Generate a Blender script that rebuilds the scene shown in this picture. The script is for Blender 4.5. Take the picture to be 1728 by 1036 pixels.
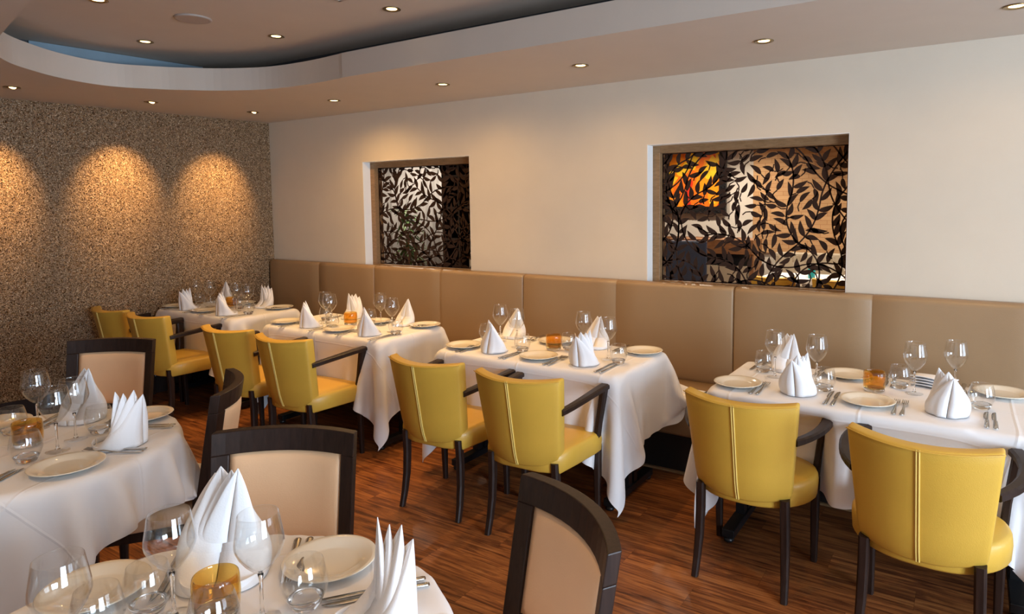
import bpy, bmesh, math, random
import numpy as np
from mathutils import Vector, Matrix, Euler
from mathutils.geometry import tessellate_polygon
PI = math.pi
D = bpy.data
for o in list(D.objects): D.objects.remove(o)
C = bpy.context.scene.collection
S = bpy.context.scene

# ------------------------------------------------------------------ camera
cam_d = D.cameras.new('camera'); cam = D.objects.new('camera', cam_d); C.objects.link(cam)
yaw, pitch, roll = .564, .0769, -.0096
F = Vector((-math.sin(yaw)*math.cos(pitch), math.cos(yaw)*math.cos(pitch), -math.sin(pitch)))
R = Vector((math.cos(yaw), math.sin(yaw), 0)); U = R.cross(F)
R2 = R*math.cos(roll)+U*math.sin(roll); U2 = -R*math.sin(roll)+U*math.cos(roll)
m = Matrix((R2, U2, -F)).transposed().to_4x4(); m.translation = Vector((0, 0, 1.63))
cam.matrix_world = m
cam_d.sensor_width = 36; cam_d.lens = 1118.5/48
cam_d.shift_x = (864-934.6)/1728; cam_d.shift_y = (429.3-518)/1728
cam_d.clip_start = .05
S.camera = cam
S.view_settings.view_transform = 'Standard'; S.view_settings.look = 'None'
S.view_settings.gamma = 1; S.view_settings.use_curve_mapping = False
S.view_settings.exposure = 0.24

# ------------------------------------------------------------------ world and daylight
w = D.worlds.new('world'); S.world = w; w.use_nodes = True
bg = w.node_tree.nodes['Background']; bg.inputs[0].default_value = (.62, .78, 1, 1); bg.inputs[1].default_value = .5

def area(name, loc, rot, sx, sy, power, col):
    l = D.lights.new(name, 'AREA'); l.shape = 'RECTANGLE'; l.size = sx; l.size_y = sy; l.energy = power; l.color = col
    o = D.objects.new(name, l); C.objects.link(o); o.location = loc; o.rotation_euler = rot
    return o
DAY = (.66, .82, 1.0)
# daylight outside the two windows of the right wall and the window behind the camera
area('daylight', (3.35, 2.9, 1.3), (0, PI/2, 0), 1.9, 1.9, 80, DAY)
area('daylight', (3.35, .3, 1.3), (0, PI/2, 0), 1.9, 1.9, 280, DAY)
area('daylight', (-.6, -2.75, 1.3), (-PI/2, 0, 0), 2.2, 1.9, 75, DAY)

YW = 4.12      # cream wall
CZ = 2.45      # lower ceiling
UZ = 2.72      # raised ceiling
LZ = 2.605     # top of the curved fascia
XR = 3.2       # right wall
YF = -2.6      # wall behind the camera
FAR = 9.2      # far wall of the room beyond

# ------------------------------------------------------------------ materials
MATS = {}
def newmat(name):
    mt = D.materials.new(name); mt.use_nodes = True; nt = mt.node_tree
    MATS[name] = mt
    return mt, nt, nt.nodes['Principled BSDF']
def N(nt, t, **kw):
    n = nt.nodes.new(t)
    for k, v in kw.items():
        if k.startswith('i_'): n.inputs[k[2:].replace('_', ' ')].default_value = v
        else: setattr(n, k, v)
    return n
def ramp(nt, stops, interp='LINEAR'):
    r = nt.nodes.new('ShaderNodeValToRGB'); r.color_ramp.interpolation = interp
    e = r.color_ramp.elements
    while len(e) > 1: e.remove(e[-1])
    e[0].position = stops[0][0]; e[0].color = (*stops[0][1], 1)
    for p, c in stops[1:]:
        x = e.new(p); x.color = (*c, 1)
    return r
def coords(nt, kind='Object', scale=(1, 1, 1), rot=(0, 0, 0)):
    tc = nt.nodes.new('ShaderNodeTexCoord'); mp = nt.nodes.new('ShaderNodeMapping')
    mp.inputs['Scale'].default_value = scale; mp.inputs['Rotation'].default_value = rot
    nt.links.new(tc.outputs[kind], mp.inputs[0]); return mp.outputs[0]
def simple(name, col, rough=.6, metal=0, spec=.5, var=.06, vscale=6, bump=0, bscale=80, coat=0, sheen=0):
    mt, nt, p = newmat(name); L = nt.links.new
    co = coords(nt)
    no = N(nt, 'ShaderNodeTexNoise'); no.inputs['Scale'].default_value = vscale; no.inputs['Detail'].default_value = 4
    L(co, no.inputs['Vector'])
    a = tuple(max(0, c*(1-var)) for c in col); b = tuple(min(1, c*(1+var)) for c in col)
    r = ramp(nt, [(.3, a), (.7, b)]); L(no.outputs[0], r.inputs[0]); L(r.outputs[0], p.inputs['Base Color'])
    p.inputs['Roughness'].default_value = rough; p.inputs['Metallic'].default_value = metal
    p.inputs['Specular IOR Level'].default_value = spec
    p.inputs['Coat Weight'].default_value = coat
    p.inputs['Sheen Weight'].default_value = sheen
    if bump:
        n2 = N(nt, 'ShaderNodeTexNoise'); n2.inputs['Scale'].default_value = bscale; n2.inputs['Detail'].default_value = 3
        L(co, n2.inputs['Vector'])
        bp = N(nt, 'ShaderNodeBump'); bp.inputs['Strength'].default_value = bump; bp.inputs['Distance'].default_value = .002
        L(n2.outputs[0], bp.inputs['Height']); L(bp.outputs[0], p.inputs['Normal'])
    return mt

simple('cream_paint', (.66, .585, .475), .75, var=.015, bump=.15, bscale=160)
simple('ceiling_paint', (.57, .50, .43), .7, var=.015, bump=.1, bscale=160)
simple('white_reveal', (.80, .80, .78), .6, var=.02)
simple('cove_shade', (.055, .055, .06), .8, var=.1)  # charcoal stands in for the unlit depth of the cove
simple('cove_daylit', (.22, .30, .36), .7, var=.05)  # cool daylight on the cove wall, put into the colour
simple('yellow_leather', (.62, .375, .052), .42, var=.05, vscale=4, bump=.25, bscale=260, coat=.08)
simple('yellow_piping', (.78, .58, .16), .45, var=.03)
simple('brown_leather', (.33, .215, .115), .42, var=.04, vscale=3, bump=.25, bscale=240)
simple('peach_leather', (.78, .50, .29), .45, var=.03, bump=.2, bscale=240)
simple('plinth_black', (.012, .011, .011), .4, var=.2)
simple('black_metal', (.012, .012, .013), .35, var=.1, metal=.3)
simple('porcelain', (.80, .74, .62), .12, var=.01, coat=.5)
simple('steel', (.55, .52, .47), .2, metal=1, var=.05)
simple('chrome_ring', (.35, .25, .12), .3, metal=1, var=.05)
simple('leaf_brown', (.035, .018, .012), .8, spec=.2, var=.1)
simple('black_gloss', (.01, .01, .012), .25, var=.1)
simple('blue_black', (.02, .03, .06), .35, var=.1)
simple('plant_green', (.06, .13, .03), .5, var=.3, vscale=20)
simple('far_white', (.55, .51, .46), .7, var=.03)
simple('far_beige', (.42, .35, .26), .5, var=.04)
simple('curtain', (.26, .25, .25), .8, var=.04)
simple('teal_glass', (.02, .35, .38), .15, var=.1)
simple('speaker_white', (.40, .34, .30), .6, var=.02)

# dark stained wood
def wood(name, c1, c2, rough, scale=(30, 30, 2), coat=.2):
    mt, nt, p = newmat(name); L = nt.links.new
    co = coords(nt, scale=scale)
    no = N(nt, 'ShaderNodeTexNoise'); no.inputs['Scale'].default_value = 3; no.inputs['Detail'].default_value = 8; no.inputs['Roughness'].default_value = .65; no.inputs['Distortion'].default_value = .6
    L(co, no.inputs['Vector'])
    r = ramp(nt, [(.3, c1), (.7, c2)]); L(no.outputs[0], r.inputs[0]); L(r.outputs[0], p.inputs['Base Color'])
    p.inputs['Roughness'].default_value = rough; p.inputs['Coat Weight'].default_value = coat; p.inputs['Coat Roughness'].default_value = .25
    p.inputs['Specular IOR Level'].default_value = .3
    bp = N(nt, 'ShaderNodeBump'); bp.inputs['Strength'].default_value = .15; bp.inputs['Distance'].default_value = .001
    L(no.outputs[0], bp.inputs['Height']); L(bp.outputs[0], p.inputs['Normal'])
    return mt
wood('wenge', (.012, .006, .0045), (.032, .016, .011), .42, coat=.0)
wood('oak', (.20, .115, .05), (.33, .20, .10), .5, scale=(6, 30, 30))
wood('walnut', (.17, .075, .03), (.30, .14, .06), .45, scale=(4, 20, 20))

# cloth with pressed creases (uv) and weave
def cloth(name, col):
    mt, nt, p = newmat(name); L = nt.links.new
    p.inputs['Base Color'].default_value = (*col, 1); p.inputs['Roughness'].default_value = .8
    p.inputs['Sheen Weight'].default_value = .15; p.inputs['Specular IOR Level'].default_value = .25
    tc = N(nt, 'ShaderNodeTexCoord'); sp = N(nt, 'ShaderNodeSeparateXYZ'); L(tc.outputs['UV'], sp.inputs[0])
    hs = []
    for ax in (0, 1):
        # distance to nearest quarter crease
        a = N(nt, 'ShaderNodeMath', operation='MULTIPLY'); a.inputs[1].default_value = 4; L(sp.outputs[ax], a.inputs[0])
        f = N(nt, 'ShaderNodeMath', operation='PINGPONG'); f.inputs[1].default_value = .5; L(a.outputs[0], f.inputs[0])
        g = N(nt, 'ShaderNodeMath', operation='DIVIDE'); g.inputs[1].default_value = .018; L(f.outputs[0], g.inputs[0])
        h = N(nt, 'ShaderNodeMath', operation='MINIMUM'); h.inputs[1].default_value = 1; L(g.outputs[0], h.inputs[0]); hs.append(h)
    mn = N(nt, 'ShaderNodeMath', operation='MINIMUM'); L(hs[0].outputs[0], mn.inputs[0]); L(hs[1].outputs[0], mn.inputs[1])
    b1 = N(nt, 'ShaderNodeBump'); b1.invert = True; b1.inputs['Strength'].default_value = .5; b1.inputs['Distance'].default_value = .003
    L(mn.outputs[0], b1.inputs['Height'])
    co = coords(nt); no = N(nt, 'ShaderNodeTexNoise'); no.inputs['Scale'].default_value = 7; no.inputs['Detail'].default_value = 5; L(co, no.inputs['Vector'])
    b2 = N(nt, 'ShaderNodeBump'); b2.inputs['Strength'].default_value = .25; b2.inputs['Distance'].default_value = .01
    L(no.outputs[0], b2.inputs['Height']); L(b1.outputs[0], b2.inputs['Normal']); L(b2.outputs[0], p.inputs['Normal'])
    return mt
cloth('tablecloth_white', (.80, .79, .80))
simple('napkin_white', (.86, .86, .88), .75, var=.015, spec=.25, bump=.25, bscale=300, sheen=.1)

# floor: long vinyl planks running along the banquette
def floor_mat():
    mt, nt, p = newmat('plank_floor'); L = nt.links.new
    tc = N(nt, 'ShaderNodeTexCoord'); sp = N(nt, 'ShaderNodeSeparateXYZ'); L(tc.outputs['Object'], sp.inputs[0])
    def M(op, a, b=None):
        n = N(nt, 'ShaderNodeMath', operation=op)
        for i, v in enumerate((a, b)):
            if v is None: continue
            if isinstance(v, (int, float)): n.inputs[i].default_value = v
            else: L(v, n.inputs[i])
        return n.outputs[0]
    pw, pl = .152, .92
    row = M('FLOOR', M('DIVIDE', sp.outputs[1], pw)); fy = M('FRACT', M('DIVIDE', sp.outputs[1], pw))
    off = M('MULTIPLY', M('FRACT', M('MULTIPLY', row, .377)), pl)
    xs = M('DIVIDE', M('ADD', sp.outputs[0], off), pl); col = M('FLOOR', xs); fx = M('FRACT', xs)
    cid = N(nt, 'ShaderNodeCombineXYZ'); L(col, cid.inputs[0]); L(row, cid.inputs[1])
    wn = N(nt, 'ShaderNodeTexWhiteNoise'); L(cid.outputs[0], wn.inputs['Vector'])
    # grain vector: stretched + offset per plank
    gx = M('ADD', M('MULTIPLY', sp.outputs[0], 1.6), M('MULTIPLY', wn.outputs[0], 37.))
    gy = M('ADD', M('MULTIPLY', sp.outputs[1], 24.), M('MULTIPLY', wn.outputs[0], 91.))
    gv = N(nt, 'ShaderNodeCombineXYZ'); L(gx, gv.inputs[0]); L(gy, gv.inputs[1])
    n1 = N(nt, 'ShaderNodeTexNoise'); n1.inputs['Scale'].default_value = 1.5; n1.inputs['Detail'].default_value = 10; n1.inputs['Roughness'].default_value = .68; n1.inputs['Distortion'].default_value = 1.2
    L(gv.outputs[0], n1.inputs['Vector'])
    r = ramp(nt, [(.32, (.045, .012, .005)), (.44, (.16, .050, .016)), (.56, (.31, .108, .030)), (.74, (.46, .19, .06))]); L(n1.outputs[0], r.inputs[0])
    tone = N(nt, 'ShaderNodeMapRange'); tone.inputs['To Min'].default_value = .78; tone.inputs['To Max'].default_value = 1.15; L(wn.outputs[0], tone.inputs[0])
    seam = M('MINIMUM', M('MULTIPLY', M('MINIMUM', fy, M('SUBTRACT', 1., fy)), pw/.0012), M('MULTIPLY', M('MINIMUM', fx, M('SUBTRACT', 1., fx)), pl/.0012))
    seam = M('MINIMUM', seam, 1.)
    sd = M('ADD', M('MULTIPLY', seam, .55), .45)
    mul = M('MULTIPLY', tone.outputs[0], sd)
    mx = N(nt, 'ShaderNodeVectorMath', operation='SCALE'); L(r.outputs[0], mx.inputs[0]); L(mul, mx.inputs['Scale'])
    L(mx.outputs[0], p.inputs['Base Color'])
    p.inputs['Roughness'].default_value = .45; p.inputs['Specular IOR Level'].default_value = .25
    bp = N(nt, 'ShaderNodeBump'); bp.inputs['Strength'].default_value = .12; bp.inputs['Distance'].default_value = .001
    L(n1.outputs[0], bp.inputs['Height']); L(bp.outputs[0], p.inputs['Normal'])
floor_mat()

# mica-chip wallpaper: small chips, each with its own tint, facing and gloss
def mica():
    mt, nt, p = newmat('mica_wall'); L = nt.links.new
    co = coords(nt)
    v = N(nt, 'ShaderNodeTexVoronoi'); v.inputs['Scale'].default_value = 185; v.inputs['Randomness'].default_value = 1; L(co, v.inputs['Vector'])
    sep = N(nt, 'ShaderNodeSeparateColor'); L(v.outputs['Color'], sep.inputs[0])
    r = ramp(nt, [(0, (.09, .048, .02)), (.25, (.17, .10, .048)), (.6, (.26, .16, .078)), (.9, (.36, .235, .125)), (1, (.62, .48, .32))]); L(sep.outputs[0], r.inputs[0])
    L(r.outputs[0], p.inputs['Base Color'])
    r2 = ramp(nt, [(0, (.6, .6, .6)), (.75, (.5, .5, .5)), (.9, (.16, .16, .16))]); L(sep.outputs[1], r2.inputs[0]); L(r2.outputs[0], p.inputs['Roughness'])
    r3 = ramp(nt, [(0, (0, 0, 0)), (.8, (.0, .0, .0)), (.86, (.9, .9, .9))]); L(sep.outputs[1], r3.inputs[0]); L(r3.outputs[0], p.inputs['Metallic'])
    g = N(nt, 'ShaderNodeNewGeometry')
    sb = N(nt, 'ShaderNodeVectorMath', operation='SUBTRACT'); L(v.outputs['Color'], sb.inputs[0]); sb.inputs[1].default_value = (.5, .5, .5)
    sc = N(nt, 'ShaderNodeVectorMath', operation='SCALE'); L(sb.outputs[0], sc.inputs[0]); sc.inputs['Scale'].default_value = .9
    ad = N(nt, 'ShaderNodeVectorMath', operation='ADD'); L(sc.outputs[0], ad.inputs[0]); L(g.outputs['Normal'], ad.inputs[1])
    nm = N(nt, 'ShaderNodeVectorMath', operation='NORMALIZE'); L(ad.outputs[0], nm.inputs[0]); L(nm.outputs[0], p.inputs['Normal'])
mica()

# woven tan panel / brick-like wallpaper of the far room
def woven():
    mt, nt, p = newmat('woven_tan'); L = nt.links.new
    co = coords(nt, rot=(PI/2, 0, 0))
    b = N(nt, 'ShaderNodeTexBrick'); b.inputs['Scale'].default_value = 1; b.inputs['Brick Width'].default_value = .16; b.inputs['Row Height'].default_value = .055
    b.inputs['Mortar Size'].default_value = .0025; b.inputs['Color1'].default_value = (.42, .24, .11, 1); b.inputs['Color2'].default_value = (.48, .29, .14, 1); b.inputs['Mortar'].default_value = (.30, .13, .05, 1)
    L(co, b.inputs['Vector']); L(b.outputs[0], p.inputs['Base Color']); p.inputs['Roughness'].default_value = .7
woven()

# painted abstract for the far picture: soft yellow, orange and red patches
def art():
    mt, nt, p = newmat('abstract_art'); L = nt.links.new
    co = coords(nt, scale=(5, 5, 4)); v = N(nt, 'ShaderNodeTexVoronoi'); v.inputs['Scale'].default_value = 1.3; L(co, v.inputs['Vector'])
    no = N(nt, 'ShaderNodeTexNoise'); no.inputs['Scale'].default_value = 1.2; L(co, no.inputs['Vector'])
    sep = N(nt, 'ShaderNodeSeparateColor'); L(v.outputs['Color'], sep.inputs[0])
    ad = N(nt, 'ShaderNodeMath', operation='ADD'); L(sep.outputs[0], ad.inputs[0]); L(no.outputs[0], ad.inputs[1])
    ml = N(nt, 'ShaderNodeMath', operation='MULTIPLY'); L(ad.outputs[0], ml.inputs[0]); ml.inputs[1].default_value = .55
    r = ramp(nt, [(0, (.9, .55, .02)), (.35, (.95, .62, .03)), (.45, (.9, .28, .01)), (.62, (.85, .16, .01)), (.75, (.6, .03, .01))], 'CONSTANT'); L(ml.outputs[0], r.inputs[0])
    L(r.outputs[0], p.inputs['Base Color']); p.inputs['Roughness'].default_value = .3
art()

# thin clear glass: lets light pass, reflects at its grazing edges
def thin_glass(name, tint, ior=1.5, boost=1.0, rough=0.0):
    mt = D.materials.new(name); mt.use_nodes = True; nt = mt.node_tree; nt.nodes.clear(); L = nt.links.new; MATS[name] = mt
    out = N(nt, 'ShaderNodeOutputMaterial'); mix = N(nt, 'ShaderNodeMixShader'); tr = N(nt, 'ShaderNodeBsdfTransparent'); gl = N(nt, 'ShaderNodeBsdfGlossy')
    tr.inputs[0].default_value = (*tint, 1); gl.inputs['Roughness'].default_value = rough; gl.inputs[0].default_value = (1, 1, 1, 1)
    fr = N(nt, 'ShaderNodeLayerWeight'); fr.inputs['Blend'].default_value = .5
    pw = N(nt, 'ShaderNodeMath', operation='POWER'); pw.inputs[1].default_value = 4.5; L(fr.outputs['Facing'], pw.inputs[0])
    ml = N(nt, 'ShaderNodeMath', operation='MULTIPLY_ADD'); ml.inputs[1].default_value = .95*boost; ml.inputs[2].default_value = .05*boost; ml.use_clamp = True; L(pw.outputs[0], ml.inputs[0])
    L(ml.outputs[0], mix.inputs[0]); L(tr.outputs[0], mix.inputs[1]); L(gl.outputs[0], mix.inputs[2]); L(mix.outputs[0], out.inputs[0])
thin_glass('clear_glass', (.97, .97, .965))
thin_glass('amber_glass', (.93, .74, .36), boost=1.1)
def solid_glass(name, col):
    mt, nt, p = newmat(name); p.inputs['Base Color'].default_value = (*col, 1); p.inputs['Transmission Weight'].default_value = 1
    p.inputs['Roughness'].default_value = 0; p.inputs['IOR'].default_value = 1.5
solid_glass('base_glass', (1, 1, 1))
def emit(name, col, s):
    mt = D.materials.new(name); mt.use_nodes = True; nt = mt.node_tree; nt.nodes.clear(); MATS[name] = mt
    out = N(nt, 'ShaderNodeOutputMaterial'); e = N(nt, 'ShaderNodeEmission'); e.inputs[0].default_value = (*col, 1); e.inputs[1].default_value = s; nt.links.new(e.outputs[0], out.inputs[0])
emit('bulb_glow', (1, .66, .27), 7)

# ------------------------------------------------------------------ mesh helpers
def new_obj(name, bm, mat, parent=None, smooth=False, label=None):
    me = D.meshes.new(name); bm.normal_update(); bm.to_mesh(me); bm.free()
    for mt in (mat if isinstance(mat, (list, tuple)) else [mat]): me.materials.append(MATS[mt])
    if smooth:
        for p in me.polygons: p.use_smooth = True
    o = D.objects.new(name, me); C.objects.link(o)
    if parent: o.parent = parent
    if label: o['label'] = label
    return o
def struct(o): o['kind'] = 'structure'; return o
def tag(o, label, cat, group=None):
    o['label'] = label; o['category'] = cat
    if group: o['group'] = group
    return o
def empty(name, label, cat, loc=(0, 0, 0), rz=0, group=None):
    o = D.objects.new(name, None); C.objects.link(o); o.location = loc; o.rotation_euler = (0, 0, rz); o.empty_display_size = .1
    return tag(o, label, cat, group)
def add_box(bm, x0, x1, y0, y1, z0, z1, mi=0):
    v = [bm.verts.new((x, y, z)) for z in (z0, z1) for y in (y0, y1) for x in (x0, x1)]
    for f in ((0, 2, 3, 1), (4, 5, 7, 6), (0, 1, 5, 4), (2, 6, 7, 3), (0, 4, 6, 2), (1, 3, 7, 5)):
        bm.faces.new([v[i] for i in f]).material_index = mi
    return v
def box(name, x0, x1, y0, y1, z0, z1, mat, parent=None, bev=0, label=None):
    bm = bmesh.new(); add_box(bm, x0, x1, y0, y1, z0, z1)
    if bev: bmesh.ops.bevel(bm, geom=bm.edges[:], offset=bev, segments=3, affect='EDGES', profile=.5)
    return new_obj(name, bm, mat, parent, smooth=False, label=label)
def grid_surf(bm, pts, close_u=False, close_v=False, mi=0):
    """pts[i][j] -> quads"""
    vs = [[bm.verts.new(p) for p in row] for row in pts]
    nu, nv = len(vs), len(vs[0])
    for i in range(nu if close_u else nu-1):
        for j in range(nv if close_v else nv-1):
            try: bm.faces.new((vs[i][j], vs[(i+1) % nu][j], vs[(i+1) % nu][(j+1) % nv], vs[i][(j+1) % nv])).material_index = mi
            except ValueError: pass
    return vs
def lathe(bm, prof, seg=32, mi=0, cap0=False, cap1=False):
    rows = []
    for r, z in prof:
        if r < 1e-5: rows.append([bm.verts.new((0, 0, z))])
        else: rows.append([bm.verts.new((r*math.cos(2*PI*k/seg), r*math.sin(2*PI*k/seg), z)) for k in range(seg)])
    for a, b in zip(rows, rows[1:]):
        for k in range(seg):
            k2 = (k+1) % seg
            if len(a) == 1 and len(b) == 1: continue
            if len(a) == 1: f = (a[0], b[k2], b[k])
            elif len(b) == 1: f = (a[k], a[k2], b[0])
            else: f = (a[k], a[k2], b[k2], b[k])
            bm.faces.new(f).material_index = mi
    if cap0 and len(rows[0]) > 1: bm.faces.new(list(reversed(rows[0]))).material_index = mi
    if cap1 and len(rows[-1]) > 1: bm.faces.new(rows[-1]).material_index = mi
def sweep(bm, path, secs, cap=True):
    """path: list of Vector; secs: list of (w, h) or a single; rectangular section kept upright (w horizontal across, h vertical-ish)"""
    n = len(path); rows = []
    for i, p in enumerate(path):
        a = path[max(i-1, 0)]; b = path[min(i+1, n-1)]; t = (Vector(b)-Vector(a)).normalized()
        up = Vector((0, 0, 1)) if abs(t.z) < .8 else Vector((0, 1, 0))
        s = t.cross(up).normalized(); u = s.cross(t).normalized()
        w_, h_ = secs[i] if isinstance(secs, list) else secs
        q = []
        c = .2
        for (x, y) in ((-1, -1+c*2), (-1+c*2, -1), (1-c*2, -1), (1, -1+c*2), (1, 1-c*2), (1-c*2, 1), (-1+c*2, 1), (-1, 1-c*2)):
            q.append(bm.verts.new(Vector(p)+s*x*w_/2+u*y*h_/2))
        rows.append(q)
    for a, b in zip(rows, rows[1:]):
        for k in range(8): bm.faces.new((a[k], a[(k+1) % 8], b[(k+1) % 8], b[k]))
    if cap: bm.faces.new(list(reversed(rows[0]))); bm.faces.new(rows[-1])
    bmesh.ops.recalc_face_normals(bm, faces=bm.faces[:])
def bez(p0, p1, p2, p3, n):
    out = []
    for i in range(n+1):
        t = i/n; out.append(Vector(p0)*(1-t)**3+Vector(p1)*3*t*(1-t)**2+Vector(p2)*3*t*t*(1-t)+Vector(p3)*t**3)
    return out
def copy_tree(o, parent=None):
    c = o.copy(); C.objects.link(c)
    if parent: c.parent = parent
    for ch in list(o.children):
        if ch.type != 'LIGHT': copy_tree(ch, c)
    return c
def place(proto, used, loc, rz, label, group, scale=None):
    """first use moves the prototype itself, later ones copy it with all its parts"""
    if proto.name in used: o = copy_tree(proto)
    else: used.add(proto.name); o = proto
    o.location = loc; o.rotation_euler = (0, 0, rz)
    if scale: o.scale = (scale,)*3
    o['label'] = label; o['group'] = group
    return o
USED = set()

# ------------------------------------------------------------------ the shell of the room
GX0, GX1 = -5.935, -6.14            # mica wall: x at y=4.12 and at y=2
def gx(y): return GX0+(GX1-GX0)*(YW-y)/(YW-2.0)
def wall_poly(name, pts, mat, thick=None):
    """vertical quad strip through plan points"""
    bm = bmesh.new()
    for (a, b, z0, z1) in pts:
        v = [bm.verts.new((a[0], a[1], z0)), bm.verts.new((b[0], b[1], z0)), bm.verts.new((b[0], b[1], z1)), bm.verts.new((a[0], a[1], z1))]
        bm.faces.new(v)
    return struct(new_obj(name, bm, mat))
bm = bmesh.new(); add_box(bm, -7.6, XR+.2, YF-.2, FAR+.2, -.1, 0)
struct(new_obj('floor', bm, 'plank_floor'))
# left wall with mica chips (solid slab)
bm = bmesh.new()
p = [(gx(YW), YW), (gx(YF), YF), (gx(YF)-.15, YF), (gx(YW)-.15, YW)]
lo = [bm.verts.new((x, y, 0)) for x, y in p]; hi = [bm.verts.new((x, y, CZ+.4)) for x, y in p]
for i in range(4): bm.faces.new((lo[i], lo[(i+1) % 4], hi[(i+1) % 4], hi[i]))
bm.faces.new(hi); bm.faces.new(lo[::-1]); bmesh.ops.recalc_face_normals(bm, faces=bm.faces[:])
struct(new_obj('wall_left', bm, 'mica_wall'))
bm = bmesh.new()
p = [(gx(YW), YW), (gx(YF), YF), (gx(YF)+.018, YF), (gx(YW)+.018, YW)]
lo = [bm.verts.new((x, y, 0)) for x, y in p]; hi = [bm.verts.new((x, y, .165)) for x, y in p]
for i in range(4): bm.faces.new((lo[i], lo[(i+1) % 4], hi[(i+1) % 4], hi[i]))
bm.faces.new(hi); bmesh.ops.recalc_face_normals(bm, faces=bm.faces[:])
struct(new_obj('baseboard_left', bm, 'wenge'))
# cream wall with two openings
O1 = (-4.615, -3.39); O2 = (-1.86, -.608); OT = 2.015; OB = 1.04; WT = .16
bm = bmesh.new()
add_box(bm, -7.6, O1[0], YW, YW+WT, 0, UZ+.2); add_box(bm, O1[1], O2[0], YW, YW+WT, 0, UZ+.2); add_box(bm, O2[1], XR+.2, YW, YW+WT, 0, UZ+.2)
for a, b in (O1, O2): add_box(bm, a, b, YW, YW+WT, OT, UZ+.2); add_box(bm, a, b, YW, YW+WT, 0, OB)
struct(new_obj('wall_back', bm, 'cream_paint'))
# white reveals and oak linings inside each opening
def opening(n, a, b):
    bm = bmesh.new(); t = .004
    add_box(bm, a, a+t, YW+.001, YW+.085, OB, OT); add_box(bm, b-t, b, YW+.001, YW+.085, OB, OT); add_box(bm, a+t, b-t, YW+.001, YW+.085, OT-t, OT)
    r = struct(new_obj('window_%d' % n, bm, 'white_reveal'))
    bm = bmesh.new(); f = .055; y0, y1 = YW+.085, YW+WT+.02
    add_box(bm, a, a+f, y0, y1, OB, OT); add_box(bm, b-f*.35, b, y0, y1, OB, OT); add_box(bm, a+f, b-f*.35, y0, y1, OT-f, OT); add_box(bm, a+f, b-f*.35, y0, y1, OB, OB+f)
    bmesh.ops.bevel(bm, geom=bm.edges[:], offset=.002, segments=1, affect='EDGES')
    new_obj('window_frame', bm, 'oak', r, label='oak lining')
opening(1, *O1); opening(2, *O2)
# right wall and the wall behind, with windows to daylight
def holed_wall(name, horiz, const, a0, a1, holes, z1, mat, thick):
    bm = bmesh.new(); cur = a0
    def bx(p, q, z0, zz):
        if horiz: add_box(bm, p, q, const, const+thick, z0, zz)
        else: add_box(bm, const, const+thick, p, q, z0, zz)
    for (h0, h1, z0, zt) in holes:
        bx(cur, h0, 0, z1); bx(h0, h1, 0, z0); bx(h0, h1, zt, z1); cur = h1
    bx(cur, a1, 0, z1)
    return struct(new_obj(name, bm, mat))
holed_wall('wall_right', False, XR, YF, FAR, [(-.65, 1.25, .35, 2.25), (1.95, 3.85, .35, 2.25)], UZ+.2, 'cream_paint', .12)
holed_wall('wall_front', True, YF-.12, -7.6, XR+.12, [(-1.7, .5, .35, 2.25)], UZ+.2, 'cream_paint', .12)
def sash(n, horiz, const, a0, a1):
    bm = bmesh.new()
    def bx(p, q, z0, z1):
        if horiz: add_box(bm, p, q, const, const+.05, z0, z1)
        else: add_box(bm, const, const+.05, p, q, z0, z1)
    bx(a0, a1, .35, .41); bx(a0, a1, 2.19, 2.25); bx(a0, a0+.06, .41, 2.19); bx(a1-.06, a1, .41, 2.19)
    mid = (a0+a1)/2; bx(mid-.03, mid+.03, .41, 2.19); bx(a0+.06, mid-.03, 1.62, 1.67); bx(mid+.03, a1-.06, 1.62, 1.67)
    struct(new_obj('window_%d' % n, bm, 'white_reveal'))
sash(3, False, XR+.03, -.65, 1.25); sash(4, False, XR+.03, 1.95, 3.85); sash(5, True, YF-.09, -1.7, .5)

# lower ceiling with the curved opening
curve = [(-3.173, 1.173), (-3.5, 1.235), (-3.818, 1.298), (-4.18, 1.37), (-4.36, 1.43), (-4.505, 1.505), (-4.65, 1.61), (-4.763, 1.736), (-4.85, 1.85), (-4.908, 1.954), (-4.958, 2.09), (-4.972, 2.219),
         (-4.94, 2.34), (-4.865, 2.451), (-4.79, 2.555), (-4.696, 2.646), (-4.58, 2.755), (-4.442, 2.842), (-4.29, 2.915), (-4.134, 2.955), (-3.94, 2.972), (-3.716, 2.972), (-3.5, 2.955), (-3.334, 2.945),
         (-2.165, 2.94), (-1.305, 2.94), (-.527, 2.945), (.6, 2.94), (1.0, 2.86), (1.3, 2.65), (1.4, 2.2), (1.3, 1.5), (1.0, 1.1), (.6, .85), (-.4, .75), (-1.6, .88), (-2.5, 1.04)]
def catmull(pts, n):
    out = []; L_ = len(pts)
    for i in range(L_):
        p0, p1, p2, p3 = (Vector(pts[(i+k) % L_]) for k in (-1, 0, 1, 2))
        for j in range(n):
            t = j/n; out.append(.5*((2*p1)+(-p0+p2)*t+(2*p0-5*p1+4*p2-p3)*t*t+(-p0+3*p1-3*p2+p3)*t**3))
    return out
cv = catmull(curve, 3)
bm = bmesh.new()
outer = [Vector((-7.6, YF-.12, 0)), Vector((XR+.12, YF-.12, 0)), Vector((XR+.12, YW+.01, 0)), Vector((-7.6, YW+.01, 0))]
inner = [Vector((q.x, q.y, 0)) for q in cv]
allp = outer+inner
for z, flip in ((CZ, True), (LZ, False)):
    vs = [bm.verts.new((q.x, q.y, z)) for q in allp]
    for t in tessellate_polygon([outer, inner]):
        try: bm.faces.new([vs[i] for i in t])
        except ValueError: pass
    if z == CZ: v0 = vs
    else: v1 = vs
n0 = len(outer)
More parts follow.
